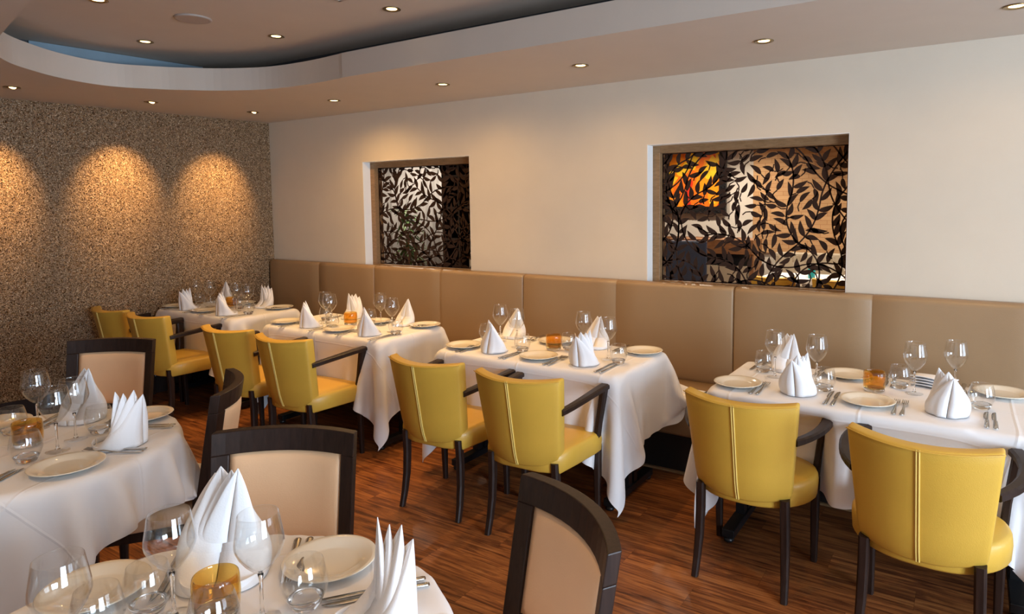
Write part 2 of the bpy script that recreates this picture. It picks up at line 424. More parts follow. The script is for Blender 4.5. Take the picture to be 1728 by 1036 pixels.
for i in range(len(inner)):
    j = (i+1) % len(inner); bm.faces.new((v0[n0+i], v0[n0+j], v1[n0+j], v1[n0+i]))
bmesh.ops.recalc_face_normals(bm, faces=bm.faces[:])
struct(new_obj('ceiling', bm, 'ceiling_paint'))
# raised ceiling slab above the opening and the cove round it, its shade painted dark
bm = bmesh.new(); add_box(bm, -7.6, XR+.12, YF-.12, YW+WT, UZ, UZ+.1)
struct(new_obj('ceiling', bm, 'ceiling_paint'))
bm = bmesh.new()
X0, X1, Y0, Y1 = -5.24, 1.75, .5, 3.26
add_box(bm, X0-.04, X0, Y0, Y1, LZ, UZ); add_box(bm, X1, X1+.04, Y0, Y1, LZ, UZ); add_box(bm, X0-.04, X1+.04, Y1, Y1+.04, LZ, UZ); add_box(bm, X0-.04, X1+.04, Y0-.04, Y0, LZ, UZ)
struct(new_obj('trim_1', bm, 'cove_shade'))
# lit piece of cove wall behind the curve, daylight painted as pale blue
a, b = Vector((-5.215, 1.9)), Vector((-5.125, 3.0)); d = (b-a).normalized(); nn = Vector((d.y, -d.x))*.012
bm = bmesh.new(); pl = [a, b, b-nn, a-nn]
lo = [bm.verts.new((q.x, q.y, LZ)) for q in pl]; hi = [bm.verts.new((q.x, q.y, UZ-.004)) for q in pl]
for i in range(4): bm.faces.new((lo[i], lo[(i+1) % 4], hi[(i+1) % 4], hi[i]))
bm.faces.new(hi); bmesh.ops.recalc_face_normals(bm, faces=bm.faces[:])
struct(new_obj('trim_2', bm, 'cove_daylit'))

# ------------------------------------------------------------------ lights in the ceiling
def make_downlight(tilt=False):
    t = empty('downlight', '', 'ceiling light')
    bm = bmesh.new(); lathe(bm, [(.040, .002), (.047, 0), (.050, -.004), (.044, -.006), (.036, -.003), (.028, .0)], 28)
    new_obj('trim_ring', bm, 'chrome_ring', t, True)
    bm = bmesh.new(); lathe(bm, [(0, -.0035), (.018, -.003), (.029, -.001)], 24); bmesh.ops.recalc_face_normals(bm, faces=bm.faces[:])
    b = new_obj('bulb', bm, 'bulb_glow', t)
    if tilt:
        b.rotation_euler = (0, math.radians(52), 0); b.location = (.006, 0, .004); b.scale = (.8, .8, .8)
        bm = bmesh.new(); lathe(bm, [(0, -.001), (.036, -.0015)], 24); new_obj('throat', bm, 'black_gloss', t)
    return t
def lamp(t, power, ang, blend, rot=(0, 0, 0), z=-.02, col=(1, .66, .33), size=.02):
    l = D.lights.new('spot', 'SPOT'); l.energy = power; l.spot_size = math.radians(ang); l.spot_blend = blend; l.color = col; l.shadow_soft_size = size
    o = D.objects.new('spot', l); C.objects.link(o); o.parent = t; o.location = (0, 0, z); o.rotation_euler = rot
WARM = (1, .58, .21)
dl = make_downlight()
row = [(-4.263, 3.54, 'leftmost of the row above the banquette, nearest the glittery wall'), (-3.101, 3.50, 'above the second table, second of the banquette row'), (-2.012, 3.50, 'above the third table, middle of the banquette row'), (-.937, 3.515, 'above the right screened opening, fourth of the banquette row'), (.126, 3.507, 'cut by the right edge of the picture')]
for x, y, l in row:
    o = place(dl, USED, (x, y, CZ), 0, 'round recessed downlight '+l, 'downlights over the banquette'); lamp(o, 34 if x < -1 else 16, 80, 1, col=WARM); lamp(o, 30 if x < -4 else 18 if x < -3 else 13 if x < -1.5 else 7, 170, 1, col=WARM)
for x, y, l in [(-4.655, 2.343, 'in the raised ceiling, left one near the curved end'), (-3.832, 2.739, 'in the raised ceiling, right of the round speaker'), (-2.78, 2.728, 'in the raised ceiling, beside the hatch at the top edge'), (-3.93, 1.75, 'in the raised ceiling, half cut by the top edge')]:
    o = place(dl, USED, (x, y, UZ), 0, 'round recessed downlight '+l, 'downlights in the raised ceiling'); lamp(o, 40, 84, 1, col=WARM)
for x, y in [(-1.3, 1.6), (.3, 1.7), (-2.4, .1), (-.4, 0.), (-4.2, .1)]:   # the same fittings over the near tables, above the frame
    up = -1.2 < x < 1 and y > 1 or (-2 < x and y > 1.3)
    o = place(dl, USED, (x, y, UZ if up else CZ), 0, 'round recessed downlight over the near tables, outside the picture', 'downlights outside the picture'); lamp(o, 34, 92, 1, col=WARM)
wl = make_downlight(True)
for x, y, l in [(-5.345, 3.561, 'nearest the cream wall'), (-5.46, 2.767, 'middle of the three washing the glittery wall'), (-5.534, 1.902, 'at the left edge of the picture')]:
    o = place(wl, USED, (x, y, CZ), 0, 'small tilted wall-washer light '+l, 'wall-washer lights by the glittery wall')
    lamp(o, 115, 50, 1, rot=(0, math.radians(42), 0), col=(1, .58, .22))
for o in D.objects:
    if o.type == 'LIGHT' and o.parent and 'washer' in o.parent.get('label', ''):
        o.rotation_euler = (0, math.radians(42), 0)
# speaker disc and the square hatch
t = empty('ceiling_speaker', 'round flat speaker grille in the raised ceiling between the downlights', 'speaker', (-3.864, 2.219, UZ))
bm = bmesh.new(); lathe(bm, [(.098, 0), (.1, -.004), (.09, -.010), (.08, -.008)], 40); new_obj('rim', bm, 'speaker_white', t, True)
bm = bmesh.new(); lathe(bm, [(0, -.009), (.08, -.008)], 40); new_obj('grille', bm, 'speaker_white', t, True)
t = empty('ceiling_vent', 'square frame of a ceiling vent cut by the top edge of the picture', 'vent', (-2.76, 2.33, UZ))
bm = bmesh.new(); s = .14
for q in (0, 1):
    k = s-.03*q; w_ = .014; z = -.006+.002*q
    add_box(bm, -k, k, -k, -k+w_, z, 0); add_box(bm, -k, k, k-w_, k, z, 0); add_box(bm, -k, -k+w_, -k, k, z, 0); add_box(bm, k-w_, k, -k, k, z, 0)
new_obj('frame', bm, 'speaker_white', t)
bm = bmesh.new()
for i in range(7): add_box(bm, -.08, .08, -.085+i*.026, -.075+i*.026, -.006, 0)
new_obj('louvre', bm, 'speaker_white', t)

# ------------------------------------------------------------------ banquette along the cream wall
def rounded_panel(bm, x0, x1, yf, yb, z0, z1, r=.035, nx=10, seam=None):
    """upholstered back panel: rounded top front edge and soft bulge, closed solid"""
    prof = [(yf+.012, z0), (yf, z0+.05)]
    for k in range(1, 6): prof.append((yf-.006*math.sin(PI*k/6), z0+.05+(z1-r-z0-.05)*k/6))
    for k in range(7):
        a = PI/2*k/6; prof.append((yf+r-r*math.cos(a), z1-r+r*math.sin(a)))
    prof.append((yb, z1)); prof.append((yb, z0))
    xs = []
    e = .012
    xs = [(x0, .012), (x0+e*.4, .004), (x0+e, 0)]
    m = [x0+e+(x1-x0-2*e)*k/nx for k in range(1, nx)]
    xs += [(x, 0) for x in m]+[(x1-e, 0), (x1-e*.4, .004), (x1, .012)]
    if seam is not None:
        xs = [q for q in xs if abs(q[0]-seam) > .03]; xs += [(seam-.008, 0), (seam-.003, .004), (seam, .0045), (seam+.003, .004), (seam+.008, 0)]; xs.sort()
    rows = []
    for x, dy in xs:
        row = []
        for i, (y, z) in enumerate(prof):
            if i < len(prof)-2: row.append((x, y+dy, z-(dy*.6 if i > 7 else 0)))
            else: row.append((x, y, z-(dy*.6 if z > z0+.1 else 0)))
        rows.append(row)
    vs = grid_surf(bm, rows, close_v=True)
    bm.faces.new(vs[0][::-1]); bm.faces.new(vs[-1]); bmesh.ops.recalc_face_normals(bm, faces=bm.faces[:])
YB = 4.05
bq = empty('banquette', 'long brown leather banquette running along the whole cream wall', 'banquette', (0, 0, 0))
edges = [gx(YW)+.02, -4.43, -2.837, -1.242, .36, 1.95, 3.1]
seams = [-5.167, -3.664, -2.058, -.461, 1.15, None]
for i in range(6):
    bm = bmesh.new(); rounded_panel(bm, edges[i]+.001, edges[i+1]-.001, YB-.005, YW-.002, .44, 1.10, seam=seams[i]); new_obj('backrest', bm, 'brown_leather', bq, True)
    bm = bmesh.new()
    x0, x1 = edges[i]+.002, edges[i+1]-.002; y0, y1, z0, z1 = 3.63, YB+.02, .245, .47
    r = .035; prof = [(y1, z0), (y0+.015, z0)]+[(y0+.004, z0+.02), (y0, z0+.08)]+[(y0+r-r*math.cos(PI/2*k/5), z1-r+r*math.sin(PI/2*k/5)) for k in range(6)]+[(y0+.2, z1+.006), (y1, z1)]
    vs = grid_surf(bm, [[(x, y, z) for y, z in prof] for x in (x0, x0+.004, x1-.004, x1)], close_v=True)
    bm.faces.new(vs[0][::-1]); bm.faces.new(vs[-1]); bmesh.ops.recalc_face_normals(bm, faces=bm.faces[:])
    new_obj('seat', bm, 'brown_leather', bq, True)
box('plinth', edges[0], 3.1, 3.69, YW-.01, 0, .245, 'plinth_black', bq, label='black plinth')
box('baseboard_back', edges[0], XR, 3.672, 3.69, 0, .012, 'oak')['kind'] = 'structure'

# ------------------------------------------------------------------ chairs
def shell(bm, f_out, f_in, nu, nv):
    """closed shell from two parametric sheets sharing (u, v)"""
    A = [[Vector(f_out(u/nu, v/nv)) for v in range(nv+1)] for u in range(nu+1)]
    B = [[Vector(f_in(u/nu, v/nv)) for v in range(nv+1)] for u in range(nu+1)]
    va = grid_surf(bm, A); vb = grid_surf(bm, B)
    def strip(a, b):
        for k in range(len(a)-1): bm.faces.new((a[k], a[k+1], b[k+1], b[k]))
    strip(va[0], vb[0]); strip(va[-1], vb[-1]); strip([r[0] for r in va], [r[0] for r in vb]); strip([r[-1] for r in va], [r[-1] for r in vb])
    bmesh.ops.recalc_face_normals(bm, faces=bm.faces[:])
def soften(o, width=.01, seg=3):
    mod = o.modifiers.new('bevel', 'BEVEL'); mod.width = width; mod.segments = seg; mod.limit_method = 'ANGLE'; mod.angle_limit = math.radians(40)
    mod.harden_normals = False
    return o
def yellow_chair(round_seat):
    t = empty('armchair', '', 'chair')
    H0, H1 = .395, .832
    def backf(off):
        def f(u, v):
            z = H0+(H1-H0)*v
            hw = .196+.040*v**.9
            a = (u-.5)*2
            x = a*hw
            y = -.185-.065*v-.078*(1-a*a)*(.85+.15*v)+off
            if off == 0 and v < .15: y += .012*(1-v/.15)
            z -= .022*a*a*0
            if v < .001: z += .022*(abs(a)**3)
            z += -.012*(1-a*a)*v+ (.0 if off == 0 else .004*v)
            return (x*(1 if off == 0 else .985), y, z)
        return f
    bm = bmesh.new(); shell(bm, backf(0), backf(.062), 18, 10)
    soften(new_obj('backrest', bm, 'yellow_leather', t, True), .012, 3)
    # seam: two raised welts down the centre of the outer back
    for dx in (-.0045, .0045):
        bm = bmesh.new(); f = backf(0)
        path = [Vector(f(.5, .01+.985*k/10))+Vector((dx, -.0015, 0)) for k in range(11)]
        rows = []
        for q in path: rows.append([q+Vector((.003*math.cos(a), .0035*math.sin(a), 0)) for a in [2*PI*j/8 for j in range(8)]])
        grid_surf(bm, rows, close_v=True); new_obj('seam', bm, 'yellow_piping', t, True)
    # piping round the top edge
    bm = bmesh.new(); f = backf(0)
    path = [Vector(f(k/18, 1))+Vector((0, -.002, -.006)) for k in range(19)]
    rows = [[q+Vector((0, .0025*math.cos(a), .0025*math.sin(a))) for a in [2*PI*j/8 for j in range(8)]] for q in path]
    grid_surf(bm, rows, close_v=True); new_obj('piping', bm, 'yellow_leather', t, True)
    # seat
    bm = bmesh.new()
    out = []
    if round_seat:
        for k in range(40):
            a = -PI/2+2*PI*k/40
            cx, sy = math.cos(a), math.sin(a)
            rx = .262*abs(cx)**.75*(1 if cx > 0 else -1); ry = .215*abs(sy)**.8*(1 if sy > 0 else -1)
            if sy < -.1: rx *= .80+.2*(1+sy)
            out.append((rx, ry-.0))
    else:
        for (x, y) in [(-.205, -.19), (-.225, -.05), (-.245, .12), (-.247, .175), (-.235, .198), (-.12, .206), (0, .208), (.12, .206), (.235, .198), (.247, .175), (.245, .12), (.225, -.05), (.205, -.19), (.1, -.22), (-.1, -.22)][::-1]: out.append((x, y))
    levels = [(.368, .96), (.376, .985), (.43, 1.0), (.452, .99), (.464, .965), (.470, .92), (.476, .6), (.478, .25)]
    rows = [[(x*s, y*s, z) for (x, y) in out] for z, s in levels]
    vs = grid_surf(bm, rows, close_v=True); bm.faces.new(vs[0]); bm.faces.new(vs[-1]); bmesh.ops.recalc_face_normals(bm, faces=bm.faces[:])
    new_obj('seat', bm, 'yellow_leather', t, True)
    # rear legs splay back, front legs straight and tapered
    for s in (-1, 1):
        bm = bmesh.new(); sweep(bm, [Vector((s*.178, -.19, .42)), Vector((s*.180, -.185, .3)), Vector((s*.183, -.19, .18)), Vector((s*.187, -.205, .08)), Vector((s*.190, -.225, 0))], [(.036, .042), (.036, .042), (.034, .038), (.030, .034), (.027, .030)])
        new_obj('leg', bm, 'wenge', t)
    for s in (-1, 1):
        bm = bmesh.new(); sweep(bm, [Vector((s*.222, .175, .40)), Vector((s*.221, .176, .2)), Vector((s*.220, .180, 0))], [(.038, .038), (.034, .034), (.027, .027)])
        new_obj('leg', bm, 'wenge', t)
    for s in (-1, 1):
        bow = .285 if round_seat else .236
        e = .205 if round_seat else .215
        P = bez((s*.215, -.20, .668), (s*(bow+.01), -.10, .682), (s*(bow+(.03 if round_seat else .012)), .06, .695), (s*.255, .195, .70), 10)
        bm = bmesh.new(); sweep(bm, P, [(.034+.020*(k/10), .030) for k in range(11)])
        arm = new_obj('armrest', bm, 'wenge', t)
        bm = bmesh.new(); sweep(bm, [Vector((s*.226, .150, .40)), Vector((s*.236, .165, .52)), Vector((s*.258, .178, .69))], [(.030, .050), (.028, .044), (.032, .060)])
        new_obj('arm_post', bm, 'wenge', arm)
    return t
chair_sq = yellow_chair(False); chair_rd = yellow_chair(True)
G = 'yellow leather armchairs along the row of tables'
for proto, x, y, rz, l in [
    (chair_sq, -5.78, 2.755, 1, 'yellow leather armchair farthest back, against the glittery wall'),
    (chair_sq, -5.215, 2.75, 4, 'yellow leather armchair second from the glittery wall, at the farthest table'),
    (chair_sq, -4.17, 2.735, 4, 'yellow leather armchair at the left of the second table'),
    (chair_sq, -3.57, 2.73, 3, 'yellow leather armchair at the right of the second table, its right arm clear'),
    (chair_sq, -2.387, 2.73, 2.5, 'yellow leather armchair at the left of the third table'),
    (chair_sq, -1.80, 2.725, 3, 'yellow leather armchair at the right of the third table, beside the hanging cloth corner'),
    (chair_rd, -.784, 2.895, -1, 'yellow leather armchair with rounded seat pushed against the nearest rectangular table'),
    (chair_rd, -.105, 2.735, -4, 'largest yellow leather armchair, at the lower right corner of the picture')]:
    place(proto, USED, (x, y, 0), math.radians(rz), l, G)

def dark_chair():
    t = empty('dining_chair', '', 'chair')
    HW = .232
    def P(a, z, off=0):      # a in -1..1 across the back, curved in plan, leaning back
        k = (z-.45)/.45
        return Vector((a*(HW-.008*(1-k)), -.205-.075*k-.062*(1-a*a)+off, z))
    def band(name, a0, a1, z0, z1, th, mat, na=12, nz=4, off=0, bev=.003):
        bm = bmesh.new()
        shell(bm, lambda u, v: P(a0+(a1-a0)*u, z0+(z1-z0)*v, off), lambda u, v: P(a0+(a1-a0)*u, z0+(z1-z0)*v, off+th), na, nz)
        return soften(new_obj(name, bm, mat, t, mat != 'wenge'), bev, 2)
    band('top_rail', -1, 1, .828, .90, .036, 'wenge')
    band('back_post', -1, -.79, .46, .828, .036, 'wenge', 3, 6)
    band('back_post', .79, 1, .46, .828, .036, 'wenge', 3, 6)
    band('lower_rail', -.79, .79, .50, .545, .030, 'wenge', 10, 2, off=.002)
    # upholstered panel, softly padded both sides
    bm = bmesh.new()
    def pad(u, v): return .011*min(1, 9*min(u, 1-u))**.5*min(1, 9*min(v, 1-v))**.5
    shell(bm, lambda u, v: P(-.79+1.58*u, .545+.283*v, .008-pad(u, v)), lambda u, v: P(-.79+1.58*u, .545+.283*v, .028+pad(u, v)), 18, 14)
    new_obj('back_panel', bm, 'peach_leather', t, True)
    bm = bmesh.new()
    out = [(-.205, -.20), (-.222, 0), (-.235, .15), (-.225, .195), (-.19, .215), (0, .225), (.19, .215), (.225, .195), (.235, .15), (.222, 0), (.205, -.20), (.1, -.235), (-.1, -.235)][::-1]
    rows = [[(x*s, y*s, z) for (x, y) in out] for z, s in [(.395, .97), (.402, 1.0), (.445, 1.0), (.462, .98), (.474, .93), (.482, .6), (.484, .2)]]
    vs = grid_surf(bm, rows, close_v=True); bm.faces.new(vs[0]); bm.faces.new(vs[-1]); bmesh.ops.recalc_face_normals(bm, faces=bm.faces[:])
    new_obj('seat', bm, 'peach_leather', t, True)
    bm = bmesh.new()
    for (x0, x1, y0, y1) in [(-.2, .2, .165, .195), (-.2, .2, -.215, -.185), (-.212, -.182, -.2, .18), (.182, .212, -.2, .18)]: add_box(bm, x0, x1, y0, y1, .355, .397)
    new_obj('seat_frame', bm, 'wenge', t)
    for s in (-1, 1):
        bm = bmesh.new(); sweep(bm, [Vector((s*.207, -.187, .50)), Vector((s*.207, -.18, .40)), Vector((s*.205, -.18, .25)), Vector((s*.205, -.20, .1)), Vector((s*.205, -.235, 0))], [(.034, .046), (.034, .044), (.034, .04), (.030, .034), (.026, .03)]); new_obj('leg', bm, 'wenge', t)
    for s in (-1, 1):
        bm = bmesh.new(); sweep(bm, [Vector((s*.20, .18, .40)), Vector((s*.20, .18, .2)), Vector((s*.20, .182, 0))], [(.038, .038), (.034, .034), (.026, .026)]); new_obj('leg', bm, 'wenge', t)
    return t
dchair = dark_chair()
def chair_at(cx_, cy_, face, l):
    fx_, fy_ = math.cos(math.radians(face)), math.sin(math.radians(face))
    place(dchair, USED, (cx_+.305*fx_, cy_+.305*fy_, 0), math.radians(face-90), l, 'dark wood dining chairs with peach upholstery')
chair_at(-4.03, 1.786, -56, 'dark-framed dining chair with peach back, behind the left round table')
chair_at(-2.615, 1.60, -128, 'dark-framed dining chair seen side-on, between the two round tables')
chair_at(-1.882, 1.338, -59, 'dark-framed dining chair with wide peach back, behind the foreground table')
chair_at(-.785, 1.353, -122, 'dark-framed dining chair with curved top rail, right of the foreground table')

# ------------------------------------------------------------------ draped tablecloths (own position-based cloth solver)
TZ = .748      # table top
def drape(inside_fn, cx_, cy_, W_, H_, rot, step=.027, boxes=(), steps=170, iters=12, seed=1):
    nx_, ny_ = int(round(W_/step))+1, int(round(H_/step))+1
    us = (np.arange(nx_)/(nx_-1)-.5)*W_; vs = (np.arange(ny_)/(ny_-1)-.5)*H_
    Ux, Vy = np.meshgrid(us, vs, indexing='ij')
    c_, s_ = math.cos(rot), math.sin(rot)
    P = np.stack([cx_+Ux*c_-Vy*s_, cy_+Ux*s_+Vy*c_, np.full_like(Ux, TZ+.006)], -1)
    rg = np.random.RandomState(seed); P[..., 2] += rg.rand(nx_, ny_)*.002; P[..., :2] += (rg.rand(nx_, ny_, 2)-.5)*.002
    V = np.zeros_like(P); hx, hy = us[1]-us[0], vs[1]-vs[0]; hd = math.hypot(hx, hy)
    def sl(a): return a
    G_ = []
    for ax, h in ((0, hx), (1, hy)):
        for st in (0, 1):
            A = [slice(None)]*2; B = [slice(None)]*2
            n = P.shape[ax]; last = n-1-((n-1-st) % 2)
            A[ax] = slice(st, last, 2); B[ax] = slice(st+1, last+1, 2)
            G_.append((tuple(A), tuple(B), h, 1.0))
    for sg in (1, -1):
        for st in (0, 1):
            n = P.shape[0]; last = n-1-((n-1-st) % 2)
            A0 = slice(st, last, 2); B0 = slice(st+1, last+1, 2)
            if sg > 0: G_.append(((A0, slice(0, -1)), (B0, slice(1, None)), hd, .5))
            else: G_.append(((A0, slice(1, None)), (B0, slice(0, -1)), hd, .5))
    for ax, h in ((0, hx), (1, hy)):
        for st in (0, 1, 2, 3):
            A = [slice(None)]*2; B = [slice(None)]*2
            n = P.shape[ax]; idx = np.arange(st, n-2, 4)
            if len(idx) == 0: continue
            A[ax] = idx; B[ax] = idx+2
            G_.append((tuple(A), tuple(B), 2*h, .12))
    dt = 1/60.
    for it in range(steps):
        V[..., 2] -= 9.8*dt; V *= .95 if it < steps*.6 else .85
        Q = P+V*dt
        for k in range(iters):
            for A, B, L0, kf in G_:
                d = Q[B]-Q[A]; ln = np.sqrt((d*d).sum(-1, keepdims=True))+1e-9
                cor = d*(.5*kf*(ln-L0)/ln); Q[A] += cor; Q[B] -= cor
            for bx_ in boxes:
                if callable(bx_): bx_(Q, it); continue
                x0, x1, y0, y1, z1, mode = bx_
                msk = (Q[..., 0] > x0) & (Q[..., 0] < x1) & (Q[..., 1] > y0) & (Q[..., 1] < y1) & (Q[..., 2] < z1)
                if mode == 'y+': Q[..., 1][msk] = y1
                elif mode == 'y-': Q[..., 1][msk] = y0
                else: Q[..., 2][msk] = z1
            inside_fn(Q, it)
            np.maximum(Q[..., 2], .01, out=Q[..., 2])
        V = (Q-P)/dt; P = Q
        # friction on the table top
        top = P[..., 2] > TZ-.002
        V[top] *= .3
    return P, nx_, ny_
def rect_in(x0, x1, y0, y1, free=False):
    cx_, cy_, hw, hh, r = (x0+x1)/2, (y0+y1)/2, (x1-x0)/2, (y1-y0)/2, .02
    def f(Q, it):
        dx = Q[..., 0]-cx_; dy = Q[..., 1]-cy_; ax, ay = np.abs(dx)-(hw-r), np.abs(dy)-(hh-r)
        o = np.sqrt(np.maximum(ax, 0)**2+np.maximum(ay, 0)**2)+np.minimum(np.maximum(ax, ay), 0)-r     # signed distance in plan
        z = Q[..., 2]; m_ = (o < 0) & (z < TZ+.003) & (z > (TZ-.04 if free and it > 90 else -1))
        dt_ = TZ+.003-z
        top = m_ & ((dt_ < -o+.012) | (o < -.06))
        if free and it > 90:
            top = m_ & (dt_ < .018); low = m_ & ~top & (o < -.03); Q[..., 2][low] = TZ-.042; m_ = m_ & ~low
        Q[..., 2][top] = TZ+.003
        side = m_ & ~top
        if side.any():
            gxn = np.where(ax > ay, np.sign(dx), 0.); gyn = np.where(ax > ay, 0., np.sign(dy))
            crn = (ax > 0) & (ay > 0); ln = np.sqrt(ax**2+ay**2)+1e-9
            gxn = np.where(crn, np.sign(dx)*ax/ln, gxn); gyn = np.where(crn, np.sign(dy)*ay/ln, gyn)
            Q[..., 0][side] += (-o*gxn)[side]; Q[..., 1][side] += (-o*gyn)[side]
    return f
def disc_in(cx_, cy_, r):
    def f(Q, it):
        dx = Q[..., 0]-cx_; dy = Q[..., 1]-cy_; d = np.sqrt(dx*dx+dy*dy)+1e-9; o = d-r
        z = Q[..., 2]; m_ = (o < 0) & (z < TZ+.003); dt_ = TZ+.003-z
        top = m_ & ((dt_ < -o+.012) | (o < -.06)); Q[..., 2][top] = TZ+.003
        side = m_ & ~top; k = np.where(side, -o/d, 0.)
        Q[..., 0] += dx*k; Q[..., 1] += dy*k
    return f
def cloth_obj(P, nx_, ny_, label, group=None):
    bm = bmesh.new(); uvl = bm.loops.layers.uv.new('uv')
    o = np.array([P[..., 0].mean(), P[..., 1].mean(), 0])
    vs = [[bm.verts.new(P[i, j]-o) for j in range(ny_)] for i in range(nx_)]
    for i in range(nx_-1):
        for j in range(ny_-1):
            f = bm.faces.new((vs[i][j], vs[i+1][j], vs[i+1][j+1], vs[i][j+1]))
            for lp, (a, b) in zip(f.loops, ((i, j), (i+1, j), (i+1, j+1), (i, j+1))): lp[uvl].uv = (a/(nx_-1), b/(ny_-1))
    ob = new_obj('tablecloth', bm, 'tablecloth_white', None, True); ob.location = o
    sd = ob.modifiers.new('thick', 'SOLIDIFY'); sd.thickness = .0022; sd.offset = 1
    ss = ob.modifiers.new('smooth', 'SUBSURF'); ss.levels = 1; ss.render_levels = 2
    return tag(ob, label, 'tablecloth', group)

def rect_table(x0, x1, y0, y1, desc):
    cx_, cy_ = (x0+x1)/2, (y0+y1)/2
    t = empty('dining_table', desc[0], 'table', (cx_, cy_, 0), 0, 'rectangular dining tables on black bases')
    hw, hh = (x1-x0)/2, (y1-y0)/2
    box('tabletop', -hw+.045, hw-.045, -hh+.045, hh-.045, TZ-.035, TZ-.012, 'walnut', t, .004)
    for s in (-1, 1):
        xx = s*(hw-.10)
        f = box('base_foot', xx-.03, xx+.03, -.255, .255, .022, .062, 'black_metal', t, .004)
        for q in (-1, 1):
            bm = bmesh.new(); lathe(bm, [(0, 0), (.02, 0), (.024, .006), (.024, .016), (.012, .024), (0, .024)], 16)
            g = new_obj('glide', bm, 'black_metal', f, True); g.location = (xx, q*.235, 0)
        bm = bmesh.new(); add_box(bm, xx-.022, xx+.022, -.055, -.012, .062, TZ-.03); add_box(bm, xx-.022, xx+.022, .012, .055, .062, TZ-.03); add_box(bm, xx-.03, xx+.03, -.2, .2, TZ-.05, TZ-.03)
        new_obj('pedestal', bm, 'black_metal', t)
    return t
OV = .37
TABS = [(-5.98, -4.84, 2.955, 3.60, ('rectangular table farthest back, beside the glittery wall', 'farthest rectangular table', 'white tablecloth on the farthest table, against the glittery wall')),
        (-4.46, -3.20, 2.945, 3.60, ('second rectangular table from the glittery wall', 'second table from the glittery wall', 'white tablecloth on the second table from the glittery wall')),
        (-2.745, -1.485, 2.935, 3.62, ('third rectangular table from the glittery wall, in the middle', 'middle rectangular table', 'white tablecloth on the middle rectangular table, long corner fold hanging at its right')),
        (-1.045, .30, 2.925, 3.64, ('nearest rectangular table, at the right edge', 'rectangular table at the right edge', 'white tablecloth on the table at the right edge, tucked behind two armchairs'))]
for i, (x0, x1, y0, y1, ds) in enumerate(TABS):
    rect_table(x0, x1, y0, y1, ds)
    bx = [(-9, 9, 3.615, 5, .485, 'z')]
    ox = OV if i else .13
    P, a, b = drape(rect_in(x0, x1, y0, y1, False), (x0+x1)/2, (y0+y1)/2, (x1-x0)+2*(OV if i else .30), (y1-y0)+2*OV, math.radians([.4, -.6, .5, -1.5][i]), boxes=bx, seed=i+3, steps=170)
    if i == 3:      # the armchairs push the hanging cloth in under the table edge
        for (xa, xb, dy) in ((-1.06, -.50, .15), (-.39, .18, .05)):
            fx_ = np.clip((P[..., 0]-xa)/.07+.5, 0, 1)*np.clip((xb-P[..., 0])/.07+.5, 0, 1); fx_ = fx_*fx_*(3-2*fx_)
            fz = np.clip((.735-P[..., 2])/.10, 0, 1); fz = fz*fz*(3-2*fz)
            P[..., 1] += np.where(P[..., 1] < 3.1, dy*fx_*fz, 0)
    if i == 0: P[..., 0] = np.maximum(P[..., 0], gx(3.0)+.03)
    cloth_obj(P, a, b, ds[2], 'white tablecloths on the rectangular tables')

def round_table(cx_, cy_, r, label, clabel, side, rot, seed, boxes=()):
    t = empty('round_table', label, 'table', (cx_, cy_, 0), 0, 'round dining tables')
    bm = bmesh.new(); lathe(bm, [(0, TZ-.035), (r-.044, TZ-.035), (r-.040, TZ-.022), (r-.044, TZ-.012), (0, TZ-.012)], 64); new_obj('tabletop', bm, 'walnut', t)
    bm = bmesh.new(); lathe(bm, [(0, .03), (.05, .03), (.035, .08), (.03, .4), (.035, TZ-.06), (.12, TZ-.03), (0, TZ-.03)], 24); new_obj('pedestal', bm, 'black_metal', t, True)
    for k in range(4):
        bm = bmesh.new(); sweep(bm, [Vector((.02, 0, .07)), Vector((.2, 0, .055)), Vector((.31, 0, .018))], [(.05, .04), (.045, .035), (.04, .03)]); f = new_obj('base_foot', bm, 'black_metal', t); f.rotation_euler = (0, 0, k*PI/2+.4)
    P, a, b = drape(disc_in(cx_, cy_, r), cx_, cy_, side, side, math.radians(rot), seed=seed, boxes=boxes)
    cloth_obj(P, a, b, clabel, 'white tablecloths on the round tables')
def seat_block(cx_, cy_, face):
    fx_, fy_ = math.cos(math.radians(face)), math.sin(math.radians(face)); ox, oy = cx_+.305*fx_, cy_+.305*fy_
    def f(Q, it):
        dx, dy = Q[..., 0]-ox, Q[..., 1]-oy
        a = dx*fx_+dy*fy_; b = -dx*fy_+dy*fx_
        m_ = (a < .245) & (a > -.24) & (np.abs(b) < .25) & (Q[..., 2] < .497) & (Q[..., 2] > .36)
        Q[..., 2][m_] = .497
    return f
RC1 = (-2.905, .975, .49); RC2 = (-1.25, .63, .53)
round_table(*RC1, 'round table at the left edge of the picture', 'white tablecloth falling in folds from the round table at the left edge', 1.38, 20, 21, [seat_block(-4.03, 1.786, -56), seat_block(-2.615, 1.60, -128)])
round_table(*RC2, 'round table in the foreground, cut by the bottom edge', 'white tablecloth on the foreground round table', 1.5, 52, 22, [seat_block(-1.882, 1.338, -59), seat_block(-.785, 1.353, -122)])

